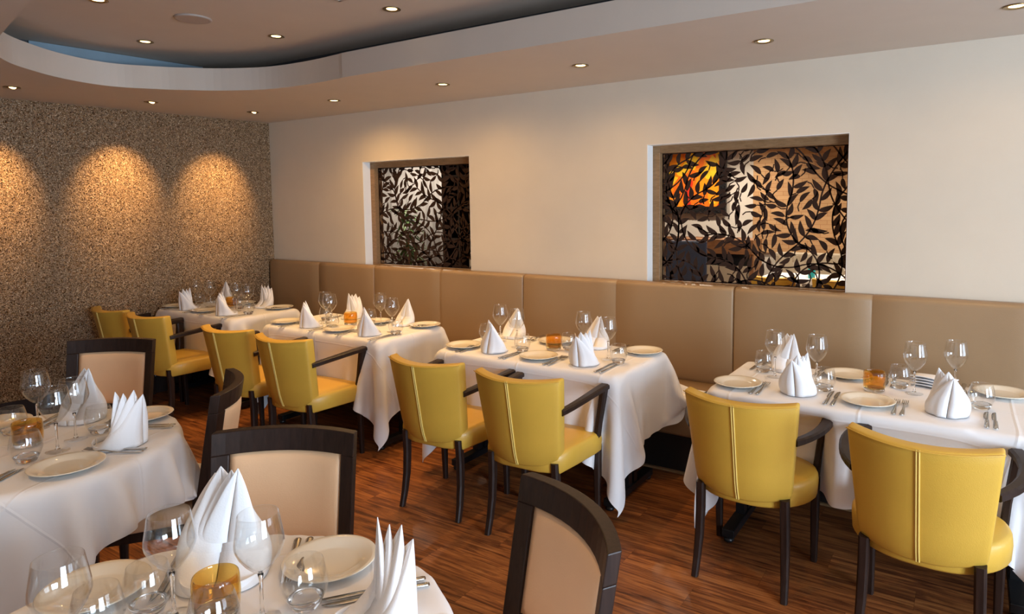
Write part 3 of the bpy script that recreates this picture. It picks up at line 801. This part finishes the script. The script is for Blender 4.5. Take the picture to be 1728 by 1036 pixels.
# ------------------------------------------------------------------ tableware
CS = TZ+.0075      # cloth surface
def make_plate():
    bm = bmesh.new(); lathe(bm, [(0, .004), (.05, .003), (.058, .0), (.064, .0005), (.070, .005), (.098, .0135), (.1095, .0165), (.1115, .0185), (.1095, .0200), (.098, .0175), (.078, .0125), (.070, .0080), (.062, .0065), (0, .0062)], 56)
    o = new_obj('side_plate', bm, 'porcelain', None, True); tag(o, '', 'plate'); return o
def fork_mesh():
    bm = bmesh.new(); L_ = .215
    def zc(y):      # gentle S curve along the length, y from 0 (end of handle) to L
        return .004+.009*math.exp(-((y-.142)/.035)**2)-.003*math.exp(-((y-.165)/.02)**2)+.010*max(0, (y-.18)/.035)**2*.5
    ys = [0, .006, .03, .06, .09, .115, .13, .145, .155, .165]; hw = [.0075, .0095, .009, .0075, .0052, .0038, .004, .007, .0112, .0125]
    rows = []
    for y, h in zip(ys, hw):
        z = zc(y); rows.append([(-h, y, z), (-h*.5, y, z+.0022), (h*.5, y, z+.0022), (h, y, z), (h*.5, y, z-.001), (-h*.5, y, z-.001)])
    vs = grid_surf(bm, rows, close_v=True); bm.faces.new(vs[0]); bm.faces.new(vs[-1])
    for k in range(4):
        xc = -.0105+.007*k; rows = []
        for y in (.163, .18, .195, .208, L_):
            h = .0021 if y < .205 else (.0017 if y < .21 else .0008); z = zc(y)
            rows.append([(xc-h, y, z-.0006), (xc+h, y, z-.0006), (xc+h, y, z+.0014), (xc-h, y, z+.0014)])
        vs = grid_surf(bm, rows, close_v=True); bm.faces.new(vs[0]); bm.faces.new(vs[-1])
    bmesh.ops.recalc_face_normals(bm, faces=bm.faces[:]); return bm
def knife_mesh():
    bm = bmesh.new(); rows = []
    for y, xl, xr, t in [(0, -.007, .007, .004), (.006, -.009, .009, .005), (.05, -.0085, .0085, .0052), (.10, -.007, .007, .0045), (.112, -.006, .006, .0035), (.118, -.010, .004, .0016), (.14, -.0125, .004, .0012), (.19, -.0125, .004, .0011), (.22, -.009, .004, .0009), (.235, -.001, .0035, .0006)]:
        rows.append([(xl, y, .002+t*.5), ((xl+xr)/2, y, .002), (xr, y, .002+t*.5), ((xl+xr)/2, y, .002+t)])
    vs = grid_surf(bm, rows, close_v=True); bm.faces.new(vs[0]); bm.faces.new(vs[-1]); bmesh.ops.recalc_face_normals(bm, faces=bm.faces[:]); return bm
def make_wine():
    t = empty('wine_glass', '', 'glass')
    bm = bmesh.new()
    pr = [(.0045, .1040), (.011, .1075), (.020, .1150), (.031, .1280), (.042, .1450), (.0485, .1600), (.0505, .1700), (.0495, .1820), (.0465, .2000), (.0435, .2170), (.0410, .2330), (.0404, .2345), (.0398, .2330), (.0422, .2170), (.0452, .2000), (.0482, .1820), (.0490, .1700), (.0470, .1600), (.0405, .1460), (.0290, .1300), (.018, .1180), (.009, .1110), (0, .1095)]
    lathe(bm, pr, 40); new_obj('bowl', bm, 'clear_glass', t, True)
    bm = bmesh.new(); lathe(bm, [(0, .0090), (.0088, .0085), (.0052, .015), (.0040, .03), (.0036, .06), (.0040, .09), (.0062, .1035), (.0045, .1040), (0, .1045)], 24)
    new_obj('stem', bm, 'base_glass', t, True)
    bm = bmesh.new(); lathe(bm, [(0, .0008), (.036, .0008), (.0384, .0016), (.037, .0028), (.02, .0048), (.009, .0083), (0, .0088)], 32)
    new_obj('foot', bm, 'clear_glass', t, True)
    return t
def make_tumbler():
    t = empty('tumbler', '', 'glass')
    bm = bmesh.new(); lathe(bm, [(.0345, .013), (.043, .030), (.0485, .045), (.0495, .056), (.0480, .070), (.0440, .088), (.0395, .104), (.0388, .1052), (.0381, .104), (.0425, .088), (.0463, .070), (.0478, .056), (.0468, .046), (.0415, .033), (.0375, .0245)], 40); new_obj('bowl', bm, 'clear_glass', t, True)
    bm = bmesh.new(); lathe(bm, [(0, .001), (.028, .001), (.0305, .003), (.0342, .0125), (.0385, .0215), (.034, .0235), (.014, .0180), (0, .017)], 32); new_obj('base', bm, 'base_glass', t, True, label='thick clear base')
    return t
def make_candle():
    t = empty('candle_holder', '', 'candle holder')
    bm = bmesh.new(); lathe(bm, [(.043, .014), (.047, .022), (.0485, .05), (.0475, .080), (.0455, .0905), (.0440, .0915), (.0425, .0905), (.0440, .080), (.0450, .05), (.0435, .024), (.036, .018), (0, .0172)], 40); new_obj('cup', bm, 'amber_glass', t, True, label='amber glass cup')
    bm = bmesh.new(); lathe(bm, [(0, .001), (.040, .001), (.0435, .004), (.0445, .010), (.043, .014), (0, .015)], 40); new_obj('base', bm, 'base_glass', t, True, label='clear glass base')
    return t
def make_napkin(seed):
    """stiff linen napkin folded into a standing sail with four leaf tips; -y is the open mouth, +y the tail"""
    rg = random.Random(seed); bm = bmesh.new(); H = .165; T = []
    def lerp(a, b, t): return a+(b-a)*t
    def sheet(f, nu, nv, th=.0016):
        A = [[Vector(f(u/nu, v/nv)) for v in range(nv+1)] for u in range(nu+1)]
        grid_surf(bm, A)
    lean = rg.uniform(-.008, .008)
    flip = rg.choice((-1, 1))
    for k in range(4):
        Hk = [.166, .184, .176, .192][k]+rg.uniform(-.005, .005); dx = flip*[-.026, -.006, .014, .030][k]+rg.uniform(-.004, .004)
        yt = [-.050, -.032, -.012, .008][k]; wk = [.076, .067, .058, .049][k]; yf = -.054+.013*k; yt0 = .098-.022*k
        for sg in (-1, 1):
            def f(u, v, sg=sg):
                g = lerp(v**.55, v**1.25, u); yb = lerp(yt0, yf, .5-.5*math.cos(PI*u))
                y = lerp(yb, yt, g)
                w_ = wk*(1-v**2.3)*(1+.10*math.sin(PI*min(1, v*1.5)))
                x = sg*(w_*math.sin(PI*min(1, u**.9))**.68+.0012*(1-v))
                # soft hollow between the lobe and the seam
                x *= 1-.22*math.exp(-((u-.80)/.09)**2)*(1-v)**.5
                z = Hk*v-.012*v*(1-v)*math.sin(PI*u)
                return (x+(dx+lean)*v**1.3, y, z+.001)
            sheet(f, 20, 14)
    for sg in (-1, 1):      # turned-up cuff round the tail
        def f(u, v, sg=sg): return (sg*(.003+.070*math.sin(PI*.5*u)), .104-.100*u*u, .001+.020*v*(1-u)**.4)
        sheet(f, 12, 3)
    o = new_obj('napkin', bm, 'napkin_white', None, True)
    sd = o.modifiers.new('thick', 'SOLIDIFY'); sd.thickness = .0016; sd.offset = 0
    tag(o, '', 'napkin'); return o
plate = make_plate(); bmf = fork_mesh(); fork = tag(new_obj('fork', bmf, 'steel', None, True), '', 'fork'); knife = tag(new_obj('knife', knife_mesh(), 'steel', None, True), '', 'knife')
wine = make_wine(); tumbler = make_tumbler(); candle = make_candle(); naps = [make_napkin(k) for k in range(3)]
nap_i = 0
def setting(nx_, ny_, face, table, seat, skip=(), over=None, nsc=1):
    """place setting: (nx, ny) napkin, face = direction the diner looks (deg). over: explicit world spots by item"""
    global nap_i
    a = math.radians(face); fx_, fy_ = math.cos(a), math.sin(a); lx, ly = -fy_, fx_     # diner's left
    rg = random.Random(hash_(table+seat)); over = over or {}
    def W(l, f): return (nx_+lx*l+fx_*f, ny_+ly*l+fy_*f, CS)
    def J(k=1.5): return math.radians(rg.uniform(-k, k))
    rz = a-PI/2
    where = seat+' of '+table
    def put(item, proto, l, f, r, label, grp):
        if item in skip: return
        p_ = over.get(item) or (l, f)
        loc = (*over[item], CS) if item in over else W(l, f)
        place(proto, USED, loc, rz+r, label+', '+where, grp, nsc if item == 'napkin' else None)
    put('plate', plate, .32, .0, J(20), 'cream side plate', 'cream side plates')
    put('fork1', fork, .185, -.115, J(), 'outer table fork', 'forks')
    put('fork2', fork, .155, -.112, J(), 'inner table fork', 'forks')
    n_ = naps[nap_i % 3]; nap_i += 1
    put('napkin', n_, 0, 0, J(6), 'standing white folded napkin', 'standing napkins')
    put('knife1', knife, -.135, -.115, J(), 'inner table knife', 'knives')
    put('knife2', knife, -.165, -.115, J(), 'outer table knife', 'knives')
    put('wine', wine, -.13, .26, 0, 'stemmed wine glass', 'wine glasses')
    put('tumbler', tumbler, -.135, .13, J(40), 'clear water tumbler', 'water tumblers')
def hash_(s): return sum((i+1)*ord(c) for i, c in enumerate(s)) % 9973
T1n, T2n, T3n, T4n = ('farthest table', 'second table from glittery wall', 'middle rectangular table', 'rectangular table at right edge')
FL, FR, BL, BR = 'left armchair-side place', 'right armchair-side place', 'left banquette-side place', 'right banquette-side place'
def rect_settings(name, nf, nb, yf, yb, ov):
    for k, (x, seat) in enumerate(zip(nf, (FL, FR))):
        o = {'wine': (x+.065, yf+.17), 'tumbler': (x+.155, yf+.115), 'plate': (x-.30, yf+.02)}; o.update(ov.get(seat, {}))
        setting(x, yf, 90, name, seat, over=o)
    for k, (x, seat) in enumerate(zip(nb, (BL, BR))):
        o = {'wine': (x+.0, yb-.27), 'tumbler': (x-.09, yb-.19), 'plate': (x+.32, yb-.07)}; o.update(ov.get(seat, {}))
        setting(x, yb, -90, name, seat, over=o, skip=ov.get(seat, {}).get('skip', ()))
rect_settings(T1n, (-5.64, -5.10), (-5.80, -5.19), 3.06, 3.50, {FL: {'plate': (-5.89, 3.10)}, FR: {'plate': (-5.40, 3.09)}, BL: {'plate': (-5.52, 3.49)}, BR: {'plate': (-4.985, 3.49)}})
rect_settings(T2n, (-4.04, -3.43), (-4.06, -3.50), 3.055, 3.49, {FL: {'plate': (-4.335, 3.09), 'wine': (-3.915, 3.15), 'tumbler': (-3.835, 3.10)}, BL: {'wine': (-4.05, 3.22)}, BR: {'plate': (-3.33+.02, 3.49), 'wine': (-3.62, 3.36), 'tumbler': (-3.745, 3.37)}})
rect_settings(T3n, (-2.385, -1.765), (-2.535, -1.915), 3.075, 3.52, {
    FL: {'plate': (-2.62, 3.10), 'wine': (-2.33, 3.255), 'tumbler': (-2.235, 3.175)}, FR: {'plate': (-2.06, 3.085), 'wine': (-1.705, 3.255), 'tumbler': (-1.61, 3.195)},
    BL: {'plate': (-2.20, 3.49), 'wine': (-2.52, 3.34)}, BR: {'plate': (-1.60, 3.50), 'wine': (-1.925, 3.365)}})
rect_settings(T4n, (-.65, -.065), (-.79, -.165), 3.09, 3.53, {
    FL: {'plate': (-.925, 3.095), 'wine': (-.61, 3.31), 'tumbler': (-.555, 3.205)}, FR: {'plate': (-.36, 3.095), 'wine': (-.045, 3.48), 'tumbler': (.055, 3.25)},
    BL: {'plate': (-.50, 3.52), 'wine': (-.81, 3.33), 'tumbler': (-.885, 3.415)}, BR: {'plate': (.135, 3.52), 'wine': (-.20, 3.355), 'tumbler': (-.265, 3.43), 'skip': ('napkin',)}})
# the napkin lying flat on its side at the right banquette place
bm = bmesh.new()
for k in range(4):
    rows = []
    for i in range(9):
        u = i/8; rows.append([(-.09+.18*u, -.05+.10*j/4, .004+.013*k+.012*math.sin(PI*u)*(1-abs(j-2)/3)+(.012 if j in (0,) else 0)*(1-u)) for j in range(5)])
    grid_surf(bm, rows)
o = new_obj('napkin', bm, 'napkin_white', None, True); o.location = (-.13, 3.52, CS); o.rotation_euler = (0, 0, -.25)
sd = o.modifiers.new('thick', 'SOLIDIFY'); sd.thickness = .004
tag(o, 'white napkin lying folded flat on the rectangular table at the right edge', 'napkin')
for (x, y, l) in [(-5.42, 3.33, T1n), (-3.84, 3.27, T2n), (-2.10, 3.31, T3n), (-.36, 3.32, T4n)]:
    place(candle, USED, (x, y, CS), 0, 'amber glass candle holder in the middle of the '+l, 'amber candle holders')

def round_setting(cx_, cy_, th, name, seat, over=None, skip=(), r=.345, nsc=1.1):
    a = math.radians(th); x, y = cx_+r*math.cos(a), cy_+r*math.sin(a); f = math.radians(th+180)
    fx_, fy_ = math.cos(f), math.sin(f); lx, ly = -fy_, fx_
    def W(l, k): return (x+lx*l+fx_*k, y+ly*l+fy_*k)
    o = {'plate': W(.25, .045), 'fork1': W(.175, -.095), 'fork2': W(.145, -.098), 'knife1': W(-.105, -.105), 'knife2': W(-.133, -.100), 'tumbler': W(-.11, .165), 'wine': W(-.075, .235)}
    o.update(over or {})
    setting(x, y, th+180, name, seat, over=o, skip=skip, nsc=nsc)
R1n, R2n = 'left-edge round table', 'foreground round table'
round_setting(-2.905, .975, 36, R1n, 'place by side-on chair', {'plate': (-2.55, .955), 'wine': (-2.845, 1.10), 'tumbler': (-2.852, 1.184), 'fork1': (-2.485, 1.165), 'fork2': (-2.505, 1.187), 'knife1': (-2.665, 1.365), 'knife2': (-2.685, 1.385)})
round_setting(-2.905, .975, 128, R1n, 'place before the chair behind', {'wine': (-3.12, 1.08), 'tumbler': (-3.13, 1.0)})
round_setting(-2.905, .975, -55, R1n, 'place nearest the camera', {'wine': (-2.765, 1.01), 'tumbler': (-2.745, .91)}, skip=('napkin', 'plate'))
round_setting(-2.905, .975, -145, R1n, 'place at the far left', skip=('napkin', 'fork1', 'fork2', 'knife1', 'knife2'))
place(candle, USED, (-2.93, .98, CS), 0, 'amber glass candle holder on the round table at the left edge', 'amber candle holders')
round_setting(-1.25, .63, 135, R2n, 'place before the wide peach chair', {'plate': (-1.30, 1.02), 'wine': (-1.412, .705), 'tumbler': (-1.485, .69)}, r=.36, nsc=1.3)
round_setting(-1.25, .63, 52, R2n, 'place at the right', {'tumbler': (-1.208, .88), 'wine': (-1.245, .80)}, r=.385)
round_setting(-1.25, .63, -128, R2n, 'place at the left', {'plate': (-1.66, .66), 'tumbler': (-1.48, .59), 'wine': (-1.40, .50)}, skip=('napkin', 'fork1', 'fork2'))
round_setting(-1.25, .63, -38, R2n, 'place nearest the camera', {'tumbler': (-1.262, .705)}, skip=('napkin', 'fork1', 'fork2', 'knife1', 'knife2', 'plate', 'wine'))
place(candle, USED, (-1.345, .760, CS), 0, 'amber glass candle holder behind the tumblers on the foreground round table', 'amber candle holders')

# ------------------------------------------------------------------ cut-metal leaf screens in the two openings
def leaf_screen(x0, x1, z0, z1, seed, label):
    rg = random.Random(seed); W_, H_ = x1-x0, z1-z0; bm = bmesh.new(); T = .003
    placed = []; tips = []
    def inside(p, m=0): return -m < p[0] < W_+m and -m < p[1] < H_+m
    def extr(poly):
        poly = [(min(max(a, 0), W_), min(max(b, 0), H_)) for a, b in poly]
        A = [bm.verts.new((x0+a, 0, z0+b)) for a, b in poly]; B = [bm.verts.new((x0+a, T, z0+b)) for a, b in poly]
        try:
            bm.faces.new(A); bm.faces.new(B[::-1])
            for i in range(len(A)): j = (i+1) % len(A); bm.faces.new((A[i], B[i], B[j], A[j]))
        except ValueError: pass
    def stem(pts, w_=.0046):
        for a, b in zip(pts, pts[1:]):
            if not (inside(a) or inside(b)): continue
            dx, dy = b[0]-a[0], b[1]-a[1]; L_ = math.hypot(dx, dy) or 1; nx_, ny_ = -dy/L_*w_, dx/L_*w_
            extr([(a[0]+nx_, a[1]+ny_), (a[0]-nx_, a[1]-ny_), (b[0]-nx_, b[1]-ny_), (b[0]+nx_, b[1]+ny_)])
    def leaf(p, ang, L_, w_):
        cx_, cy_ = p[0]+math.cos(ang)*L_*.55, p[1]+math.sin(ang)*L_*.55
        if not inside((cx_, cy_), .02): return False
        for (qx, qy, qa) in placed:
            d = math.hypot(qx-cx_, qy-cy_)
            da = abs(math.sin(ang-qa)); 
            if d < .038+.020*da: return False
        placed.append((cx_, cy_, ang)); bend = rg.choice((-1, 1))*rg.uniform(.08, .22); pts = []
        n = 8
        def mid(t): return (L_*t, bend*L_*math.sin(PI*t)*.5)
        for i in range(n+1):
            t = i/n; hw = w_*math.sin(PI*min(1, t**.85))**.9*(1-.25*t)+.0004; a, b = mid(t); pts.append((a, b+hw))
        for i in range(n-1, 0, -1):
            t = i/n; hw = w_*math.sin(PI*min(1, t**.85))**.9*(1-.25*t); a, b = mid(t); pts.append((a, b-hw))
        c_, s_ = math.cos(ang), math.sin(ang)
        extr([(p[0]+a*c_-b*s_, p[1]+a*s_+b*c_) for a, b in pts]); return True
    # long wandering stems
    nst = int(W_/.15)+2
    starts = []
    for k in range(nst): starts.append(((k+.5)*W_/nst+rg.uniform(-.03, .03), -.02, PI/2+rg.uniform(-.9, .9)))
    for k in range(int(H_/.17)): starts.append((-.02, (k+.5)*.17, rg.uniform(.1, .8))); starts.append((W_+.02, (k+.3)*.17, PI-rg.uniform(.1, .9)))
    for (sx, sy, a) in starts:
        p = (sx, sy); pts = [p]; curv = rg.choice((-1, 1))*rg.uniform(2.0, 5.5); cnt = 0
        for i in range(int(rg.uniform(22, 46))):
            a += curv*.03+rg.uniform(-.04, .04)
            if i % 11 == 10: curv = -curv*rg.uniform(.7, 1.3)
            p = (p[0]+math.cos(a)*.03, p[1]+math.sin(a)*.03); pts.append(p)
            if not inside(p, .05): break
            if i % 2 == 1:
                sgn = 1 if (i//2) % 2 else -1
                for q in (sgn, -sgn):
                    leaf(p, a+q*rg.uniform(.5, 1.15), rg.uniform(.082, .108), rg.uniform(.0155, .0195))
        leaf(p, a, .095, .016); stem(pts)
    # fill the gaps with short sprigs
    for k in range(5000):
        p = (rg.uniform(0, W_), rg.uniform(0, H_)); a = rg.uniform(0, 2*PI)
        if leaf(p, a, rg.uniform(.075, .10), rg.uniform(.015, .018)):
            a2 = a+PI+rg.uniform(-.5, .5); stem([p, (p[0]+math.cos(a2)*.03, p[1]+math.sin(a2)*.03), (p[0]+math.cos(a2+.3)*.055, p[1]+math.sin(a2+.3)*.055)], .0036)
    for (a, b, c_, d_) in [(0, W_, 0, .006), (0, W_, H_-.006, H_), (0, .006, 0, H_), (W_-.006, W_, 0, H_)]: extr([(a, c_), (b, c_), (b, d_), (a, d_)])
    o = new_obj('leaf_screen', bm, 'leaf_brown', None); o.location = (0, YW+.13, 0)
    return tag(o, label, 'decorative screen')
leaf_screen(O1[0]+.056, O1[1]-.021, OB+.057, OT-.056, 5, 'dark brown cut-out leaf screen filling the left wall opening')
leaf_screen(O2[0]+.056, O2[1]-.021, OB+.057, OT-.056, 9, 'dark brown cut-out leaf screen filling the right wall opening, picture seen through it')

# ------------------------------------------------------------------ the room beyond the screens
bm = bmesh.new(); add_box(bm, -7.6, XR+.1, FAR, FAR+.1, 0, UZ+.1); struct(new_obj('wall_far', bm, 'far_white'))
bm = bmesh.new(); add_box(bm, -7.7, -7.6, YF, FAR+.1, 0, UZ+.1); struct(new_obj('wall_side', bm, 'far_white'))
bm = bmesh.new(); add_box(bm, -7.6, XR+.1, YW+WT, FAR+.1, CZ+.12, CZ+.2); struct(new_obj('ceiling', bm, 'ceiling_paint'))
box('trim_3', -2.56, 1.5, FAR-.03, FAR-.001, .93, CZ+.11, 'woven_tan')['kind'] = 'structure'
box('trim_4', -3.85, -2.60, FAR-.025, FAR-.001, .6, 1.13, 'walnut')['kind'] = 'structure'
# picture with an ornate dark frame
t = empty('framed_picture', 'yellow and orange abstract picture in an ornate black frame, seen through the right leaf screen', 'picture', (-3.40, FAR-.04, 1.985))
t.scale = (1.314, 1, 1.314)
box('canvas', -.29, .29, -.006, .012, -.33, .33, 'abstract_art', t)
bm = bmesh.new(); fw = .075
for (a, b, c_, d_) in [(-.36, .36, .32, .32+fw), (-.36, .36, -.32-fw, -.32), (-.36, -.285, -.32, .32), (.285, .36, -.32, .32)]: add_box(bm, a, b, -.03, .02, c_, d_)
rgx = random.Random(4)
for k in range(260):
    s_ = rgx.random()
    if rgx.random() < .5: x_, z_ = rgx.uniform(-.36, .36), rgx.choice((-1, 1))*rgx.uniform(.325, .39)
    else: x_, z_ = rgx.choice((-1, 1))*rgx.uniform(.29, .355), rgx.uniform(-.39, .39)
    bmesh.ops.create_icosphere(bm, subdivisions=1, radius=rgx.uniform(.006, .012), matrix=Matrix.Translation((x_, -.032, z_)))
new_obj('frame', bm, 'black_gloss', t, label='ornate black frame with raised beads')
# dark cabinet with a black niche, high-backed dark chair
t = empty('sideboard', 'wooden sideboard with a black niche, seen low through the right leaf screen', 'cabinet', (-2.80, 8.3, 0))
box('top', -.55, .55, -.2, .2, .98, 1.16, 'walnut', t, .004); box('body', -.53, .50, -.16, .2, 0, .83, 'far_beige', t); box('niche', -.53, .50, -.12, .2, .83, .98, 'black_gloss', t)
box('side_panel', .50, .55, -.18, .2, 0, .98, 'walnut', t)
t = empty('high_back_chair', 'dark high-backed chair at the lower left of the right leaf screen', 'chair', (-2.80, 7.2, 0), .2)
box('seat', -.24, .24, -.24, .24, .38, .48, 'blue_black', t, .02); box('backrest', -.24, .24, .18, .25, .44, 1.18, 'blue_black', t, .02)
for sx in (-1, 1):
    for sy in (-1, 1): box('leg', sx*.2-.02, sx*.2+.02, sy*.2-.02, sy*.2+.02, 0, .385, 'wenge', t)
# beige bench back, table and two yellow chairs beyond
t = empty('bench', 'beige bench back along the far wall, seen through the right leaf screen', 'bench', (-.9, 8.85, 0))
box('backrest', -1.3, 1.3, .10, .2, .4, .96, 'far_beige', t, .02); box('seat', -1.3, 1.3, -.3, .1, 0, .46, 'far_beige', t, .02)
t = empty('dining_table', 'white-covered table of glasses in the room beyond the right leaf screen', 'table', (-1.42, 8.05, 0))
box('tabletop', -.62, .62, -.3, .28, .72, .75, 'walnut', t)
for sx in (-.4, .4): box('pedestal', sx-.03, sx+.03, -.03, .03, .03, .72, 'black_metal', t); box('base_foot', sx-.03, sx+.03, -.2, .2, 0, .035, 'black_metal', t)
bm = bmesh.new(); add_box(bm, -.64, .64, -.32, .30, .752, .756); add_box(bm, -.64, .64, -.326, -.32, .52, .756); add_box(bm, -.646, -.64, -.32, .30, .52, .756); add_box(bm, .64, .646, -.32, .30, .52, .756)
o = new_obj('tablecloth', bm, 'tablecloth_white', None); o.location = (-1.42, 8.05, 0); tag(o, 'white tablecloth on the table in the room beyond the right leaf screen', 'tablecloth')
for k, (x, l) in enumerate([(-1.80, 'left yellow armchair seen through the right leaf screen'), (-1.17, 'right yellow armchair seen through the right leaf screen')]):
    place(chair_rd, USED, (x, 7.44, 0), math.radians(3), l, 'yellow armchairs in the room beyond')
for k in range(6):
    x, y = -1.95+.19*k+.02*(k % 2), 7.95+.14*(k % 2)
    place(wine, USED, (x, y, .757), 0, 'small stemmed wine glass in the row seen through the right leaf screen', 'wine glasses in the room beyond')
bm = bmesh.new(); lathe(bm, [(.036, .002), (.04, .05), (.04, .11), (.036, .11), (.036, .05), (0, .006), (0, .002), (.036, .002)], 20); o = new_obj('candle_holder', bm, 'teal_glass', None, True); o.location = (-1.52, 7.84, .757); tag(o, 'teal glass candle holder on the table beyond the right leaf screen', 'candle holder')
# beyond the left opening: pale curtain, potted plant, dark dresser with bottles
t = empty('curtain', 'pale pleated curtain seen through the left leaf screen', 'curtain', (-5.9, 6.2, 0))
bm = bmesh.new(); rows = []
for i in range(121):
    x = -.75+1.5*i/120; y = .035*math.sin(i*.55)+.012*math.sin(i*1.37); rows.append([(x, y, .05), (x, y*.9, 1.3), (x, y*.8, 2.45)])
grid_surf(bm, rows); o = new_obj('drape', bm, 'curtain', t, True); o.modifiers.new('thick', 'SOLIDIFY').thickness = .004
t = empty('potted_plant', 'tall green potted plant seen through the left leaf screen', 'plant', (-5.55, 5.6, 0))
bm = bmesh.new(); lathe(bm, [(0, 0), (.13, 0), (.17, .3), (.18, .32), (.16, .32), (.15, .28), (0, .28)], 24); new_obj('pot', bm, 'black_gloss', t, True)
bm = bmesh.new(); sweep(bm, [Vector((0, 0, .28)), Vector((.01, 0, .8)), Vector((0, .01, 1.3))], (.02, .02)); new_obj('stem', bm, 'walnut', t)
bm = bmesh.new(); rp = random.Random(3)
for k in range(70):
    z = rp.uniform(.85, 1.6); a = rp.uniform(0, 2*PI); L_ = rp.uniform(.14, .26)*(1.1-.4*abs(z-1.2)); up = rp.uniform(-.5, .9); wd = .022
    d = Vector((math.cos(a), math.sin(a), 0)); s_ = Vector((-d.y, d.x, 0)); b0 = Vector((0, 0, z))
    rows = []
    for i in range(7):
        u = i/6; c_ = b0+d*L_*u+Vector((0, 0, L_*(up*u-.7*u*u))); h = wd*math.sin(PI*min(1, u*.95+.05)); rows.append([c_-s_*h, c_+Vector((0, 0, -.006)), c_+s_*h])
    grid_surf(bm, rows)
new_obj('foliage', bm, 'plant_green', t, True)
t = empty('dresser', 'dark open dresser with lit bottles at the right of the left leaf screen', 'cabinet', (-4.35, 5.35, 0))
box('cabinet_body', -.42, .42, -.02, .22, 0, .92, 'wenge', t); box('back_panel', -.42, .42, .2, .22, .92, 2.25, 'wenge', t)
for z in (.92, 1.25, 1.58, 1.91, 2.23): box('shelf', -.42, .42, -.02, .2, z, z+.025, 'wenge', t)
for sx in (-.42, .40, -.2): box('side_panel', sx, sx+.02, -.02, .2, .92, 2.25, 'wenge', t)
bm = bmesh.new(); lathe(bm, [(0, 0), (.033, 0), (.036, .01), (.036, .14), (.03, .165), (.013, .19), (.012, .235), (0, .237)], 20); bt = new_obj('bottle', bm, 'far_white', None, True); tag(bt, '', 'bottle')
bls = ['clear', 'pale', 'frosted', 'white']
for k, (x, z) in enumerate([(-4.44, .945), (-4.30, .945), (-4.16, 1.275), (-4.40, 1.275), (-4.26, 1.605), (-4.10, 1.605)]):
    place(bt, USED, (x, 5.42, z), 0, 'pale bottle on the dark dresser seen through the left leaf screen', 'bottles on the dresser beyond')
# lamps of the room beyond, unseen; one set close to brighten the framed picture
for x, y in [(-2.3, 5.9), (-3.35, 8.35), (-1.4, 7.3), (-5.3, 5.3), (-.6, 8.2), (-2.4, 8.4), (-5.9, 5.6)]:
    o = place(dl, USED, (x, y, CZ+.12), 0, 'round recessed downlight in the room beyond the screens, out of the picture', 'downlights in the room beyond'); lamp(o, 85, 150, .8, col=(1, .86, .68))
